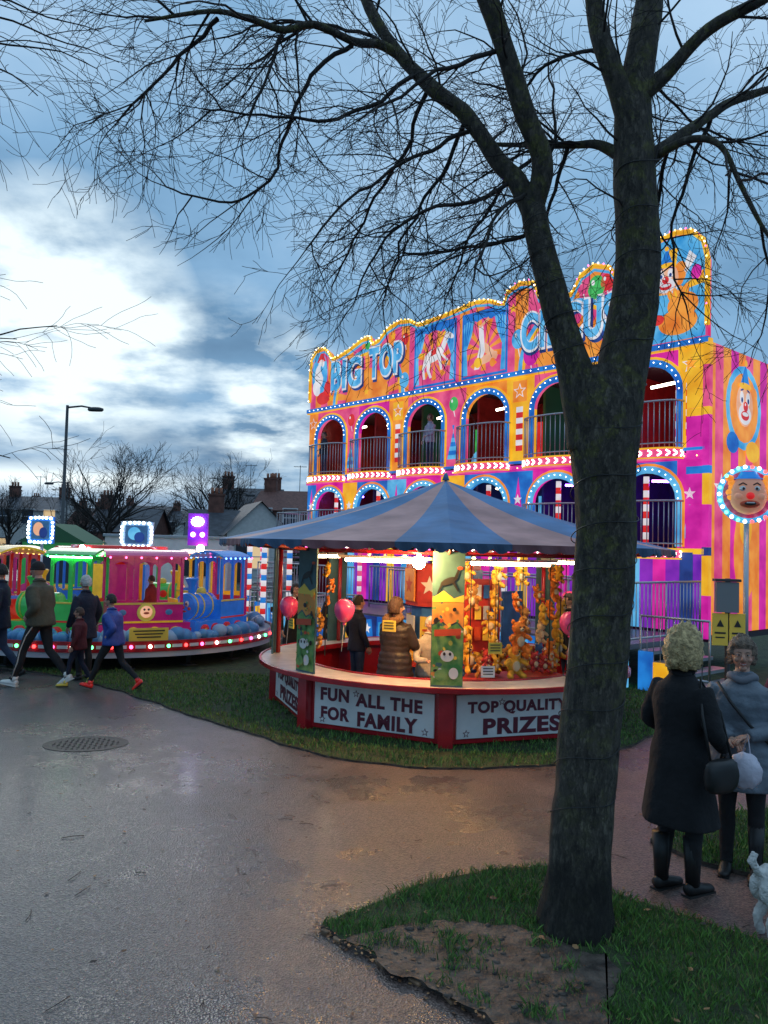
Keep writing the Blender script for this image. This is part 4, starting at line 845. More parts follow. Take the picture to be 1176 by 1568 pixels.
b=MB(); cloud(b,2.72,-85,-5); cloud(b,2.72,120,300); cloud(b,2.72,10,110); b.obj('cloud_skirt',tr)
def vehicle(kind,ang,c1,c2,c3,Rv=2.1):
    a=rad(ang); p=pt(Rv,ang,.47); b=MB(); b.M=Matrix.Translation(p)@Matrix.Rotation(a-math.pi/2,4,'Z')
    L_=1.5
    b.box((0,0,.16),(L_,.62,.20),c2); b.box((0,0,.07),(L_-.06,.56,.08),DRK)
    for sx in (-.5,-.15,.2,.5):
        for sy in(-1,1): b.tube([(sx,sy*.30,.10),(sx,sy*.35,.10)],.10,c3,n=16); b.tube([(sx,sy*.35,.10),(sx,sy*.36,.10)],.04,BYe,n=8)
    def cab(x0,x1,h=1.35):
        b.box(((x0+x1)/2,-.29,.42),(x1-x0,.04,.36),c1); b.box(((x0+x1)/2,.29,.42),(x1-x0,.04,.36),c1)
        b.box((x0+.02,0,.42),(.04,.54,.36),c1); b.box((x1-.02,0,.42),(.04,.54,.36),c1)
        b.box(((x0+x1)/2,0,.34),(x1-x0-.2,.5,.06),c3); b.box((x0+.1,0,.5),(.05,.5,.3),c3)
        nb=3 if x1-x0>1 else 2
        for q in range(nb+1):
            x=x0+.03+(x1-x0-.06)*q/nb
            for sy in(-1,1): b.box((x,sy*.285,.6+(h-.6)/2),(.045,.045,h-.6),c1)
        for sy in(-1,1):
            b.box(((x0+x1)/2,sy*.318,.585),(x1-x0,.014,.03),BYe); b.box(((x0+x1)/2,sy*.318,.28),(x1-x0,.014,.03),c3)
            for j in range(nb):
                xa=x0+.03+j*(x1-x0-.06)/nb; xb=xa+(x1-x0-.06)/nb; n=8; mdx=(xa+xb)/2; hw=(xb-xa)/2-.02
                for k in range(n):
                    t0=math.pi*k/n; t1=math.pi*(k+1)/n
                    b.add([(mdx-hw*math.cos(t0),sy*.29,h-.2+.13*math.sin(t0)),(mdx-hw*math.cos(t1),sy*.29,h-.2+.13*math.sin(t1)),(mdx-hw*math.cos(t1),sy*.29,h),(mdx-hw*math.cos(t0),sy*.29,h)],[(0,1,2,3)],c1)
        n=8; vs=[];
        for k in range(n+1):
            t=-1+2*k/n; z=h+.10*(1-t*t)
            vs+=[(x0-.07,t*.38,z),(x1+.07,t*.38,z),(x0-.07,t*.38,z+.035),(x1+.07,t*.38,z+.035)]
        fs=[]
        for k in range(n): o=4*k; fs+=[(o,o+4,o+5,o+1),(o+2,o+3,o+7,o+6),(o,o+2,o+6,o+4),(o+1,o+5,o+7,o+3)]
        fs+=[(0,1,3,2),(4*n,4*n+2,4*n+3,4*n+1)]
        b.add(vs,fs,c2)
        lm={'g':L_G,'b':L_B,'y':L_Y,'m':L_P}[kind[1]]
        for x in [x0+i*(x1-x0)/5 for i in range(6)]:
            for sy in(-1,1): b.sphere((x,sy*.39,h+.0),.018,lm,6,4)
        if kind[1]=='g': 
            for sy in (-1,1): b.tube([(x0,sy*.33,h-.015),(x1,sy*.33,h-.015)],.014,L_GT,n=6)
    if kind[0]=='L':
        cab(-.72,.02)
        b.tube([(.0,0,.50),(.62,0,.50)],[.23,.23],c1,n=24); b.tube([(.62,0,.50),(.66,0,.50)],[.24,.22],c2,n=24)
        for x in(.15,.4,.58): b.tube([(x-.015,0,.50),(x+.015,0,.50)],.238,BYe,n=24)
        b.tube([(.48,0,.70),(.48,0,.86),(.48,0,.98),(.48,0,1.0)],[.06,.065,.12,.09],c2,n=14); b.sphere((.2,0,.74),(.09,.09,.09),BYe,12,8)
        b.sphere((.66,0,.50),(.03,.19,.19),c1 if kind[1]=='b' else SKINP,14,10)
        for sy in(-1,1): b.sphere((.69,sy*.07,.55),(.02,.045,.055),BW,8,6); b.sphere((.705,sy*.065,.55),(.012,.02,.025),BBk,6,4); b.sphere((.68,sy*.11,.47),(.02,.035,.03),BR,8,6)
        b.sphere((.70,0,.49),.03,BR,8,6); b.sphere((.685,0,.42),(.015,.06,.018),BR,8,6)
        b.add([(.70,-.3,.1),(.70,.3,.1),(.90,0,.02),(.70,-.3,.2),(.70,.3,.2)],[(0,2,1),(0,3,2),(3,4,2),(1,2,4)],c3)
        b.tube([(-.35,-.312,.44),(-.35,-.33,.44)],.13,BYe,n=18); b.tube([(.3,-.235,.5),(.3,-.26,.5)],.08,c3,n=14)
    else:
        cab(-.62,.62)
        for sy in(-1,1):
            b.tube([(0,sy*.312,.44),(0,sy*.33,.44)],.15,BYe,n=18); b.tube([(0,sy*.33,.45),(0,sy*.34,.45)],.10,SKINP,n=18)
            for sx in(-.035,.035): b.sphere((sx,sy*.345,.49),.02,BBk,6,4)
            b.sphere((0,sy*.345,.43),(.05,.01,.02),BR,8,5)
            for sx in(-.38,.38): b.sphere((sx,sy*.315,.44),(.06,.008,.05),TS,10,6)
    b.obj('carriage_'+kind,tr,bevel=.008)
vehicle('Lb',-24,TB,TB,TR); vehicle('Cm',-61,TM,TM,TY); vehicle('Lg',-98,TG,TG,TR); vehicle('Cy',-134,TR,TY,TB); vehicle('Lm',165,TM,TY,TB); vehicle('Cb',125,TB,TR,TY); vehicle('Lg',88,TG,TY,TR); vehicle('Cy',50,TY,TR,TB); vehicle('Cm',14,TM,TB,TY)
b=MB(); b.tube([(0,0,.4),(0,0,1.0),(0,0,1.9)],[.5,.4,.3],TR,n=16)
for k in range(6): b.box(pt(.55,k*60,1.2),(.04,.5,.9),(TB,TY,TM)[k%3],rz=rad(k*60))
b.tube([(0,0,1.9),(0,0,2.0)],[.9,.9],TR,n=24); b.obj('centre_column',tr)
def lit_frame(x,y,z,wd,hh,cm,bulbs,arch=True):
    b.box((x,y,z),(wd,.06,hh),cm); b.box((x,y-.04,z),(wd*.7,.02,hh*.7),TS)
    b.ell(x-.04,z+.02,wd*.2,hh*.25,y-.055,SKINP if cm is TB else CYA); b.ell(x+.06,z-.05,wd*.16,hh*.2,y-.06,NAVY)
    for i in range(22):
        a=2*math.pi*i/22; cx_=math.cos(a); sz=math.sin(a); k=1/max(abs(cx_),abs(sz))**.8
        b.sphere((x+cx_*k*wd*.47,y-.05,z+sz*k*hh*.46),.028,bulbs[i%len(bulbs)],8,6)
b=MB()
lit_frame(-1.5,-.1,2.26,.5,.52,TB,[L_C]); lit_frame(.35,-.1,2.22,.62,.50,TW,[L_W,L_C]); b.tube([(-1.5,-.05,.4),(-1.5,-.05,2.0)],.03,STEEL); b.tube([(.35,-.05,.4),(.35,-.05,2.0)],.03,STEEL)
b.box((1.5,0,2.35),(.38,.08,.62),PUR); b.sphere((1.5,-.08,2.5),(.12,.05,.09),L_FL,10,8); b.sphere((1.42,-.08,2.25),.05,L_PU,8,6); b.sphere((1.6,-.08,2.25),.05,L_PU,8,6); b.sphere((1.58,-.1,1.98),.075,L_WARM,10,8); b.tube([(1.5,0,.4),(1.5,0,2.1)],.04,STEEL)
b.sphere((-.4,-.9,1.95),.05,L_FL,8,6)
b.obj('lit_display_frames',tr)
b=MB(); b.M=Matrix.Translation(pt(2.9,-62,.60))@Matrix.Rotation(rad(-62+90),4,'Z'); b.box((0,0,0),(.62,.02,.2),BYe)
for i in range(3): b.box((0,-.013,.055-.05*i),(.5-.06*i,.004,.02),BBk)
b.obj('notice_board',tr)
ba=empty('crowd_barrier',(0,0,0)); b=MB(); rail(b,(-2.9,17.6),(-.4,16.4),0,1.1); rail(b,(-1.9,14.2),(-1.0,16.6),0,1.1); b.obj('barrier_rails',ba)
cp=empty('candy_striped_pole',(-2.55,17.2,0)); b=MB()
for dx,dy in ((0,0),(.5,.4),(-.4,.5)):
    for j in range(18): b.tube([(dx,dy,j*.12),(dx,dy,j*.12+.12)],.06,(WHT,RED,WHT,BLU)[j%4],n=10)
    b.sphere((dx,dy,2.2),.08,L_P,10,8)
b.obj('poles',cp)
lo=empty('white_box_trailer',(-6.2,23.5,0),rad(6)); b=MB(); b.box((0,0,1.35),(3.4,2.0,1.7),CWH); b.box((0,-1.02,2.24),(3.5,.06,.08),STEEL); b.box((0,-1.02,.5),(3.4,.06,.12),DRK)
for x in(-1,1): b.tube([(x,-1.05,.38),(x,-.8,.38)],.36,DRK,n=24); b.tube([(x,-1.07,.38),(x,-1.05,.38)],.18,STEEL,n=16)
b.box((.7,-1.03,1.5),(.9,.04,.7),GLS); b.obj('body_and_wheels',lo,bevel=.02)
gk=empty('green_kiosk',(-8.6,21.5,0)); b=MB(); b.box((0,0,1.0),(1.6,1.4,2.0),TG); b.add([(-.9,-.8,2.0),(.9,-.8,2.0),(0,-.8,2.5),(-.9,.8,2.0),(.9,.8,2.0),(0,.8,2.5)],[(0,1,2),(3,5,4),(0,2,5,3),(1,4,5,2)],mat('green_felt_roof',(.03,.12,.05),.7)); b.box((0,-.72,1.3),(1.1,.04,.7),GLS); b.box((0,-.8,.9),(1.2,.2,.05),TY); b.obj('booth',gk)
# ------------------------------------------------------------------ clown ring sign, notices
cs=empty('clown_face_sign',(5.02,11.0,0),rad(-12)); b=MB(); b.tube([(0,.06,0),(0,.06,2.6)],.035,STEEL); b.tube([(0,.03,2.96),(0,-.03,2.96)],.40,CYA,n=32); b.tube([(0,-.03,2.96),(0,-.04,2.96)],.33,mat('face_back',(.3,.02,.12),.5,emit=.2,nosample=True),n=32)
SKD=mat('clown_skin',(.62,.28,.18),.45,emit=.3,nosample=True)
def cf(d):
    x,y,z=d; k=1+.10*max(0,-z)*(abs(x)>.35)+.06*noise.noise(d*4); return V((x*k,y,z))
b.sphere((0,-.04,2.96),(.24,.12,.28),SKD,24,18,fn=cf); b.sphere((0,-.17,2.93),(.055,.05,.05),RED,12,8); b.sphere((0,-.135,2.82),(.13,.045,.055),BR,14,10); b.sphere((0,-.16,2.825),(.085,.03,.03),BBk,12,8); b.box((0,-.185,2.838),(.10,.01,.016),BW)
for sx in(-1,1):
    b.sphere((sx*.09,-.135,3.03),(.045,.03,.04),BW,10,8); b.sphere((sx*.085,-.160,3.03),(.018,.014,.02),BBk,8,6); b.tube([(sx*.04,-.14,3.08),(sx*.09,-.145,3.11),(sx*.14,-.12,3.08)],.010,BBk,n=6)
    b.sphere((sx*.14,-.12,2.92),(.065,.05,.055),SKD,12,8); b.sphere((sx*.245,-.04,2.97),(.035,.03,.06),SKD,10,8)
    for k in range(5): b.sphere((sx*(.22+.02*math.sin(k*2)),-.03,2.92+.065*k),(.06,.05,.05),ORG,10,8)
b.rings([(3.17,.20,.08,0,-.06),(3.19,.15,.07,0,-.06),(3.27,.10,.06,0,-.06)],BLU,16)
for i in range(26):
    a=2*math.pi*i/26; b.sphere((.38*math.cos(a),-.06,2.96+.38*math.sin(a)),.026,(L_R,L_W)[i%2] if math.cos(a)>-.2 else (L_G,L_W)[i%2],8,6)
b.obj('sign_face_and_post',cs)
ns=empty('yellow_notice_sign',(3.9,9.0,0),rad(-8)); b=MB(); b.tube([(0,.03,0),(0,.03,1.85)],.03,DSTEEL); b.box((-.02,0,1.64),(.24,.10,.34),mat('grey_cabinet',(.16,.20,.22),.4)); b.box((-.02,0,1.83),(.28,.13,.03),DSTEEL)
for dx in(-.095,.09): b.box((dx,-.02,1.28),(.17,.015,.36),BYe); b.box((dx,-.03,1.24),(.12,.004,.02),BBk); b.box((dx,-.03,1.19),(.10,.004,.015),BBk); b.poly([(dx-.04,1.31),(dx+.04,1.31),(dx,1.39)],-.032,BBk)
b.obj('sign_boards_and_post',ns,bevel=.004)
# ------------------------------------------------------------------ people
SK=mat('skin',(.50,.27,.19),.5,var=.08,vscale=20); SK.node_tree.nodes['Principled BSDF'].inputs['Subsurface Weight'].default_value=.1
EW=mat('eye_white',(.45,.43,.42),.2); EB=mat('eye_dark',(.02,.015,.01),.1); LIP=mat('lips',(.38,.10,.09),.4); TEETH=mat('teeth',(.7,.68,.62),.3)
def cloth(n,c,r=.85,bs=18,bu=.6): return mat('cloth_'+n,c,r,bump=bu,bscale=bs,var=.2,vscale=8)
def head(e,c,s,turn,tilt,hairm,hl,curl,skin=SK,hat=None,hs=1,smile=False):
    M=Matrix.Translation(c)@Matrix.Rotation(turn,4,'Z')@Matrix.Rotation(tilt,4,'X')@Matrix.Scale(s,4)
    b=MB(); b.M=M
    def hf(d):
        x,y,z=d
        if z<0: x*=1-.30*(-z)**1.3; y*=1-.10*(-z)
        if y>0 and z<-.1: y*=1.02
        if y>.5 and -.05<z<.3: y*=.965
        if y<0 and z<0: y*=1-.25*(-z)
        return V((x,y,z))
    b.sphere((0,0,0),(.074,.093,.118),skin,24,18,fn=hf)
    b.sphere((0,.062,-.088),(.028,.024,.022),skin,12,8)
    b.tube([(0,.086,.025),(0,.103,-.005),(0,.112,-.024),(0,.092,-.034)],[.009,.012,.017,.010],skin,n=10)
    for sx in(-1,1):
        b.sphere((sx*.012,.094,-.028),(.009,.010,.007),skin,8,6)
        b.sphere((sx*.031,.078,.010),(.0130,.012,.0065),EW,10,8); b.sphere((sx*.030,.0885,.010),(.0060,.004,.0055),EB,8,6)
        b.tube([(sx*.015,.090,.028),(sx*.032,.090,.034),(sx*.048,.078,.029)],.0030,hairm,n=6)
        b.sphere((sx*.031,.080,.018),(.018,.011,.006),skin,10,6); b.sphere((sx*.031,.079,.001),(.016,.010,.005),skin,10,6)
        b.sphere((sx*.045,.066,-.025),(.020,.018,.018),skin,10,8)
        b.sphere((sx*.074,-.005,-.002),(.010,.020,.032),skin,10,8,rot=Matrix.Rotation(-.25,3,'X'))
    b.tube([(-.024,.084,-.052 if not smile else -.046),(-.010,.093,-.052),(0,.095,-.054),(.010,.093,-.052),(.024,.084,-.052 if not smile else -.046)],[.002,.0045,.004,.0045,.002],LIP,n=6)
    if smile: b.tube([(-.020,.086,-.053),(0,.093,-.059),(.020,.086,-.053)],[.002,.0055,.002],TEETH,n=6)
    b.tube([(-.022,.085,-.057 if smile else -.060),(0,.093,-.067 if smile else -.063),(.022,.085,-.057 if smile else -.060)],[.002,.005,.002],LIP,n=6)
    b.obj('head',e)
    b=MB(); b.M=M
    def hair(d):
        x,y,z=d; k=1.10+curl*.9*abs(noise.noise(V((x*5,y*5,z*5+hl*9))))+ (curl*.35*noise.noise(V((x*14,y*14,z*14))))+.03*noise.noise(V((x*9,y*9,z*3)))
        face=(y>.25 and z<.50 and abs(x)<.80)
        low=z<(-.35-hl)
        if face: k=.70
        elif low: k=.62
        elif y>.0 and z<.1 and hl<.2: k=.75
        else: k*=hs
        return V((x*k,(y-.06)*k,z*k*(1+ (hl*.35 if z<0 else 0))))
    if hat: 
        b.sphere((0,-.003,.035),(.084,.103,.098),hat,20,12,fn=lambda d:V((d.x,d.y,max(d.z,-.25)+.03*noise.noise(d*6)))); b.tube([V((.083*math.cos(t*.314),.102*math.sin(t*.314),.015)) for t in range(21)],.012,hat,n=8)
    else: b.sphere((0,0,0),(.078,.098,.118),hairm,40,30,fn=hair)
    b.obj('hat' if hat else 'hair',e)
def hand(b,w_,d,up,side,m,s=1,curl=.7):
    d=V(d).normalized(); up=V(up); x=d.cross(up).normalized()*side; z=x.cross(d)*side
    M=Matrix((( x.x,d.x,z.x,w_[0]),(x.y,d.y,z.y,w_[1]),(x.z,d.z,z.z,w_[2]),(0,0,0,1)))@Matrix.Scale(s,4); old=b.M; b.M=old@M
    b.sphere((0,.045,0),(.040,.052,.017),m,14,10); b.tube([(0,-.03,0),(0,.02,0)],[(.026,.021),(.03,.018)],m,n=10)
    for i,(fx,fl) in enumerate(((.030,.068),(.011,.078),(-.009,.073),(-.028,.058))):
        c=curl; P=[V((fx*.9,.075,0)),V((fx,.075+fl*.45,-.006-c*.008)),V((fx*1.02,.075+fl*(.45+.35*math.cos(c)),-.010-fl*.35*math.sin(c))),V((fx*1.02,.075+fl*(.45+.35*math.cos(c)+.2*math.cos(c*1.8)),-.012-fl*(.35*math.sin(c)+.25*math.sin(min(c*1.8,1.6)))))]
        b.tube(P,[.0100,.0092,.0085,.0065],m,n=8)
    b.tube([(.028,.02,0),(.050,.045,-.008),(.052,.070,-.018),(.047,.088,-.024)],[.013,.0115,.010,.007],m,n=8)
    b.M=old
def person(name,loc,rz,H,top_,leg,shoe,hairm,J={},hem=.84,bulk=1.0,flare=1.0,hl=.0,curl=.12,turn=0,tilt=0,lean=0,vox=.018,puff=0,hat=None,hands=True,skin=SK,female=False,scarf=None,stripe=None,hood=None,parent=None,boots=None,glove=None,hs=1,smile=False):
    e=empty(name,loc,rz)
    if parent: e.parent=parent
    s=H/1.75
    j=dict(hipL=(-.09,0,.92),hipR=(.09,0,.92),kneeL=(-.10,.02,.50),kneeR=(.10,.02,.50),ankL=(-.10,-.02,.09),ankR=(.10,-.02,.09),elL=(-.27,-.03,1.14),elR=(.27,-.03,1.14),wrL=(-.27,.08,.90),wrR=(.27,.08,.90),footL=0,footR=0)
    j.update(J); Jv={k:(V(v) if hasattr(v,'__len__') else v) for k,v in j.items()}
    U=lambda p:V((p[0],p[1]+lean*max(0,p[2]-.92),p[2]))
    sw=.175 if female else .19
    S=Matrix.Scale(s,4)
    b=MB(); b.M=S
    for sd in 'LR':
        h,k,a=Jv['hip'+sd],Jv['knee'+sd],Jv['ank'+sd]; m1=h.lerp(k,.45)+V((0,.01,0)); c1=k.lerp(a,.35)+V((0,-.018,0))
        b.tube([h+V((0,0,.04)),m1,k,c1,a+V((0,0,.03)),a+V((0,0,-.02))],[.098,.084,.060,.060,.046,.048],leg,n=14)
    b.rings([(.84,.13,.11,0,0),(.93,.165,.12,0,0),(1.02,.15,.105,0,lean*.1),(1.1,.145,.10,0,lean*.18)],leg,20)
    b.obj('legs',e,remesh=vox*.9,smooth=3)
    b=MB(); b.M=S
    rl_=[]
    base=[(0.40,.25*flare,.20*flare),(.60,.225*flare,.18*flare),(.80,.200*flare,.155*flare),(.95,.188,.140),(1.08,.165 if not female else .158,.125),(1.18,.175,.130),(1.28,.188,.135),(1.36,sw+.0,.125),(1.42,sw-.035,.105),(1.46,.10,.085),(1.50,.066,.068),(1.525,.064,.066)]
    def at(z):
        for i in range(len(base)-1):
            if base[i][0]<=z<=base[i+1][0]:
                t=(z-base[i][0])/(base[i+1][0]-base[i][0]); return tuple(base[i][q]+(base[i+1][q]-base[i][q])*t for q in(1,2))
        return base[0][1:] if z<base[0][0] else base[-1][1:]
    n_=34
    for i in range(n_+1):
        z=hem+(1.525-hem)*i/n_; rx,ry=at(z); k=bulk if z<1.42 else 1
        if puff and z<1.4: k*=1+puff*abs(math.sin((z-hem)*math.pi/.085))
        rl_.append((z,rx*k,ry*k,0,lean*max(0,z-.92)))
    o0=len(b.v); b.rings(rl_,top_,32)
    for i in range(o0,len(b.v)):    # soft vertical folds towards the hem
        q=b.v[i]; zl=q.z/s; f=max(0,min(1,(1.05-zl)/.5)); a=math.atan2(q.y,q.x); k=1+f*.055*math.sin(a*5+hem*9)+.035*noise.noise(V((q.x*9,q.y*9,q.z*6))); b.v[i]=V((q.x*k,q.y*k,q.z))
    for sd,sg in(('L',-1),('R',1)):
        sh=U((sg*(sw-.02),0,1.385)); el=U(Jv['el'+sd]); wr=U(Jv['wr'+sd]); P=catmull([sh,sh.lerp(el,.55)+V((sg*.01,0,0)),el,el.lerp(wr,.5),wr],4)
        rr=lerp_list([.072*bulk,.060*bulk,.052*bulk,.048*bulk,.038*bulk],len(P))
        rr=[r*(1+(puff*.9 if puff else .07)*abs(math.sin(i*1.3))) for i,r in enumerate(rr)]
        b.tube(P,rr,top_,n=14)
    b.obj('coat',e,remesh=vox,smooth=3 if not puff else 2)
    b=MB(); b.M=S
    b.tube([U((0,0,1.46)),U((0,.01,1.50)),U((0,.015,1.56))],[.058,.052,.050],skin,n=14)
    b.tube([(.072*math.cos(t),U((0,0,1.49)).y+.075*math.sin(t),1.49+.012*math.sin(t*2)) for t in [i*.314 for i in range(21)]],.018,top_,n=8)
    if scarf: b.tube([(.085*math.cos(t),U((0,0,1.47)).y+.09*math.sin(t),1.475+.015*math.sin(t*3)) for t in [i*.314 for i in range(21)]],.030,scarf,n=10)
    if hood:
        b.tube([U((.10*math.cos(t),-.07+.10*math.sin(t),1.49+.03*math.sin(t))) for t in [i*.314 for i in range(21)]],[.05]*21,hood,n=10,fn=lambda q,p,i,a:q+(q-p)*.5*noise.noise(q*40))
    for sd in'LR':
        a=Jv['ank'+sd]; pit=Jv['foot'+sd]; o=b.M; b.M=o@Matrix.Translation(a)@Matrix.Rotation(pit,4,'X')
        b.tube([(0,-.065,-.045),(0,-.04,-.04),(0,.03,-.045),(0,.10,-.055),(0,.165,-.063),(0,.19,-.068)],[(.030,.034),(.040,.046),(.042,.042),(.047,.034),(.040,.026),(.018,.014)],shoe,n=14)
        b.tube([(0,-.005,-.02),(0,-.015,.05 if not boots else .30)],[.046,.045 if not boots else .060],boots or shoe,n=14)
        b.box((0,.055,-.084),(.078,.25,.014),BBk if shoe is not BW else BW); b.M=o
    if stripe:
        for sd,sg in(('L',-1),('R',1)):
            h,k,a=Jv['hip'+sd],Jv['knee'+sd],Jv['ank'+sd]; b.tube([h+V((sg*.095,0,-.05)),h.lerp(k,.5)+V((sg*.082,.01,0)),k+V((sg*.062,0,0)),k.lerp(a,.4)+V((sg*.060,-.015,0)),a+V((sg*.05,0,.03))],[(.016,.006)]*5,stripe,n=6)
    if hands:
        for sd,sg in(('L',-1),('R',1)):
            el=U(Jv['el'+sd]); wr=U(Jv['wr'+sd]); d=(wr-el).normalized()
            upv=V((sg,0,0)) if abs(d.z)>.5 else V((0,0,1)); hand(b,wr,d,upv,sg,glove or skin,.95)
    b.obj('shoes_hands_and_collar',e)
    head(e,(U((0,.02,1.635)))*s,s,turn,tilt,hairm,hl,curl,skin,hat,hs,smile)
    return e
BLK=cloth('black_wool',(.010,.010,.012),.95); GRY=cloth('grey_padded',(.13,.16,.195),.6,14,.9); OLV=cloth('olive',(.075,.07,.045)); NVY=cloth('navy',(.012,.016,.035)); JBL=cloth('royal_blue',(.02,.06,.30),.5); CRD=cloth('red',(.25,.02,.02)); BRN=cloth('brown_puffer',(.030,.020,.016),.45); TRK=cloth('black_trousers',(.014,.014,.016)); JNS=cloth('jeans',(.03,.05,.10)); FUR=mat('fur_trim',(.22,.11,.05),.95,bump=1,bscale=120); PLUM=cloth('plum',(.12,.02,.06)); CRM=cloth('cream',(.45,.40,.32))
H_BL=mat('hair_blonde',(.58,.42,.20),.55,bump=1,bscale=70,var=.45,vscale=30); H_GR=mat('hair_grey_brown',(.20,.14,.10),.6,bump=1,bscale=70,var=.4,vscale=30); H_DK=mat('hair_dark',(.02,.013,.010),.5,bump=.8,bscale=70); H_WH=mat('hair_white',(.55,.53,.50),.6,bump=.8,bscale=70,var=.2,vscale=25); H_BR=mat('hair_brown',(.07,.035,.02),.5,bump=.8,bscale=70)
LTH=mat('black_leather',(.012,.012,.012),.5)
wb=person('woman_in_black_coat',(1.90,5.08,0),rad(-62),1.60,BLK,TRK,LTH,H_BL,dict(elL=(-.28,.0,1.13),wrL=(-.20,.18,1.02),elR=(.28,.0,1.13),wrR=(.22,.17,1.0),ankL=(-.09,-.06,.09),ankR=(.09,.04,.09),kneeR=(.10,.05,.5)),hem=.48,bulk=1.16,flare=1.0,hl=.30,curl=.36,turn=rad(12),vox=.011,female=True,boots=LTH,glove=LTH,lean=.03,hs=1.36)
b=MB(); b.sphere((.33,-.02,.80),(.055,.14,.11),LTH,16,10,fn=lambda d:V((max(-.8,min(.8,d.x)),max(-.85,min(.85,d.y*1.1)),max(-.85,min(.85,d.z*1.1))))); b.tube([(.32,.08,.88),(.24,.08,1.15),(.13,.03,1.33),(.24,-.08,1.15),(.32,-.10,.88)],.008,LTH,n=6); b.obj('shoulder_bag',wb)
wg=person('woman_in_grey_coat',(2.42,5.36,0),rad(150),1.54,GRY,TRK,LTH,H_GR,dict(elL=(-.27,.02,1.12),wrL=(-.06,.22,1.08),elR=(.27,.02,1.12),wrR=(.05,.23,1.05),ankL=(-.10,.02,.09),ankR=(.11,-.04,.09)),hem=.66,bulk=1.20,flare=.98,hl=.08,curl=.32,turn=rad(10),tilt=rad(4),vox=.011,female=True,boots=LTH,scarf=mat('grey_scarf',(.16,.17,.20),.8),puff=.045,hs=1.18,smile=True)
b=MB(); WB=mat('white_plastic_bag',(.55,.52,.60),.45,bump=.8,bscale=14); 
b.sphere((-.05,.33,.76),(.10,.07,.105),WB,24,18,fn=lambda d:d*(1+.16*noise.noise(d*3))+V((0,0,.25*max(0,d.z-.6)))); b.tube([(-.08,.31,.85),(-.06,.28,.98),(-.03,.30,.85)],.006,WB,n=6); b.obj('carrier_bag',wg)
b=MB(); b.tube([(.14,.12,1.27),(.05,.175,1.15),(-.06,.175,1.02),(-.17,.10,.9),(-.20,.0,.82)],[(.010,.005)]*5,LTH,n=6); b.obj('bag_strap',wg)
person('woman_in_purple_coat',(2.98,5.7,0),rad(115),1.60,PLUM,TRK,LTH,H_BR,dict(elR=(.27,.02,1.13),wrR=(.15,.24,1.12)),hem=.62,bulk=1.1,hl=.1,curl=.25,vox=.014,female=True)
person('man_in_olive_jacket',(-4.83,11.4,0),rad(80),1.76,OLV,TRK,BW,H_DK,dict(kneeL=(-.10,.20,.52),ankL=(-.10,.32,.10),kneeR=(.10,-.08,.50),ankR=(.10,-.36,.16),footR=-.5,footL=.15,elL=(-.27,-.10,1.14),wrL=(-.20,.08,1.0),elR=(.27,.02,1.13),wrR=(.21,.16,1.0)),hem=.86,bulk=1.26,turn=rad(-6),lean=.10,stripe=BW,hat=cloth('beanie',(.015,.013,.015)))
person('child_in_blue_jacket',(-3.72,11.2,0),rad(75),1.34,JBL,TRK,TR,H_DK,dict(kneeL=(-.1,.24,.55),ankL=(-.10,.40,.14),kneeR=(.1,-.12,.52),ankR=(.1,-.46,.20),footR=-.7,footL=.2,elL=(-.27,-.18,1.16),wrL=(-.22,-.02,1.02),elR=(.27,.16,1.18),wrR=(.2,.32,1.18)),hem=.84,bulk=1.25,lean=.12,turn=rad(10))
person('child_in_red_jacket',(-4.32,11.5,0),rad(95),1.12,cloth('dark_red',(.10,.012,.015)),NVY,BYe,H_BR,dict(kneeL=(-.1,.15,.53),ankL=(-.10,.24,.10),kneeR=(.1,-.05,.5),ankR=(.1,-.24,.14),footR=-.4),hem=.82,bulk=1.2,hl=.1)
person('woman_with_white_hair',(-4.45,12.05,0),rad(60),1.55,NVY,TRK,LTH,H_WH,{},hem=.7,bulk=1.1,hl=.1,curl=.2,female=True)
person('man_in_dark_coat',(-5.62,11.8,0),rad(100),1.70,NVY,JNS,LTH,H_DK,dict(kneeL=(-.10,.16,.52),ankL=(-.10,.25,.10),kneeR=(.10,-.05,.50),ankR=(.10,-.3,.14),footR=-.4),hem=.78,bulk=1.1)
person('woman_in_puffer_coat',(.17,9.35,0),rad(-35),1.50,BRN,TRK,LTH,H_BR,dict(elL=(-.25,.12,1.12),wrL=(-.14,.30,1.10),elR=(.26,.10,1.12),wrR=(.14,.30,1.12)),hem=.62,bulk=1.24,hl=.15,curl=.2,puff=.08,hood=FUR,female=True,vox=.013,turn=rad(-25),hs=1.1)
person('stallholder',(.55,9.45,0),rad(-160),1.30,CRM,JNS,LTH,H_WH,dict(elR=(.25,.15,1.1),wrR=(.15,.35,1.1)),hem=.8,hl=.05,lean=.15)
person('boy_at_stall',(-.33,11.1,0),rad(-60),1.42,NVY,JNS,LTH,H_DK,{},hem=.82)
person('woman_in_dark_coat',(-1.38,12.7,0),rad(-150),1.48,BLK,TRK,LTH,H_DK,{},hem=.6,hl=.2,female=True)
person('man_in_grey_coat',(-.80,13.1,0),rad(-120),1.50,cloth('charcoal',(.03,.03,.035)),TRK,LTH,H_BR,{},hem=.7)
person('man_in_dark_coat',(2.7,11.5,0),rad(100),1.50,BLK,JNS,LTH,H_DK,{},hem=.75)
person('girl_on_balcony',(4.75,.15,4.03),rad(175),1.35,cloth('lilac',(.35,.35,.45)),JNS,LTH,H_BR,dict(elL=(-.25,.15,1.1),wrL=(-.2,.35,1.0)),hl=.2,parent=fh,vox=.022)
person('boy_on_balcony',(.72,.0,4.03),rad(170),1.25,NVY,JNS,LTH,H_DK,dict(elL=(-.25,.15,1.1),wrL=(-.2,.35,1.0)),parent=fh,vox=.022)
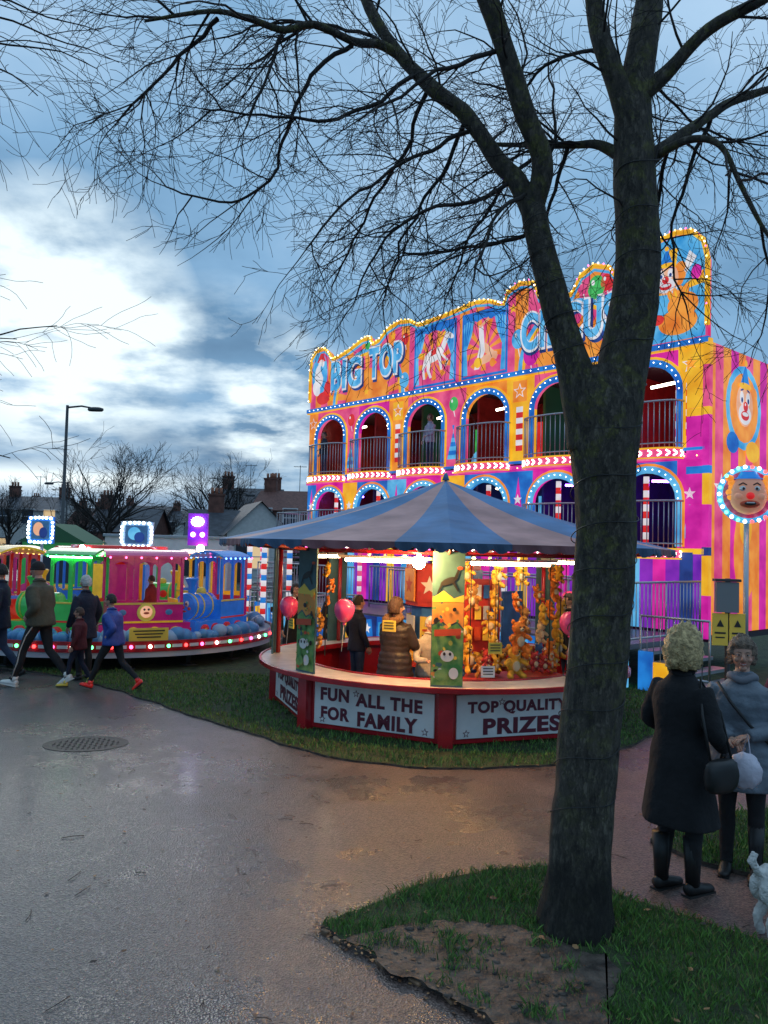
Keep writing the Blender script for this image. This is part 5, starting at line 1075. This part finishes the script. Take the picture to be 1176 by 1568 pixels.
person('rider_on_train',(-4.0,13.9,.45),rad(70),1.05,CRD,JNS,LTH,H_BR,{},vox=.022)
# ------------------------------------------------------------------ dog
dg=empty('white_dog',(2.32,4.52,0),rad(8)); DW=mat('dog_fur',(.66,.64,.60),.95,bump=1,bscale=60,var=.15,vscale=12)
b=MB()
b.tube([(-.20,0,.32),(-.14,0,.325),(-.04,0,.315),(.06,0,.31),(.15,0,.32),(.21,0,.34)],[(.055,.05),(.082,.078),(.078,.075),(.088,.092),(.092,.10),(.06,.07)],DW,n=16)
b.tube([(.17,0,.35),(.24,0,.43),(.28,0,.48)],[.07,.055,.05],DW,n=12); b.sphere((.30,0,.50),(.07,.058,.06),DW,14,10); b.tube([(.33,0,.49),(.40,0,.475)],[.04,.026],DW,n=10)
for sy in(-1,1):
    b.sphere((-.15,sy*.045,.27),(.075,.04,.085),DW,12,8)
    b.tube([(-.13,sy*.055,.24),(-.10,sy*.06,.185),(-.165,sy*.06,.10),(-.155,sy*.06,.03)],[.050,.042,.028,.026],DW,n=10); b.tube([(-.165,sy*.06,.02),(-.12,sy*.06,.016)],[.024,.022],DW,n=8)
    b.tube([(.15,sy*.055,.28),(.14,sy*.055,.18),(.145,sy*.055,.10),(.145,sy*.055,.03)],[.042,.032,.028,.026],DW,n=10); b.tube([(.14,sy*.055,.02),(.18,sy*.055,.016)],[.024,.022],DW,n=8)
    b.tube([(.28,sy*.05,.54),(.27,sy*.075,.50),(.275,sy*.08,.44)],[.02,.028,.018],DW,n=8)
b.tube([(-.20,0,.36),(-.24,0,.42),(-.22,0,.47)],[.022,.026,.02],DW,n=8)
o=b.obj('body',dg,remesh=.009,smooth=2); tx=bpy.data.textures.new('fur_clouds','CLOUDS'); tx.noise_scale=.02; d_=o.modifiers.new('fur','DISPLACE'); d_.texture=tx; d_.strength=.012; d_.mid_level=.5
b=MB(); b.sphere((.41,0,.485),.014,BBk,8,6)
for sy in(-1,1): b.sphere((.345,sy*.04,.52),.009,BBk,8,6)
b.tube([(.21,.07*math.cos(t*.4),.40+.06*math.sin(t*.4)) for t in range(17)],.008,TR,n=6); b.obj('nose_eyes_collar',dg)
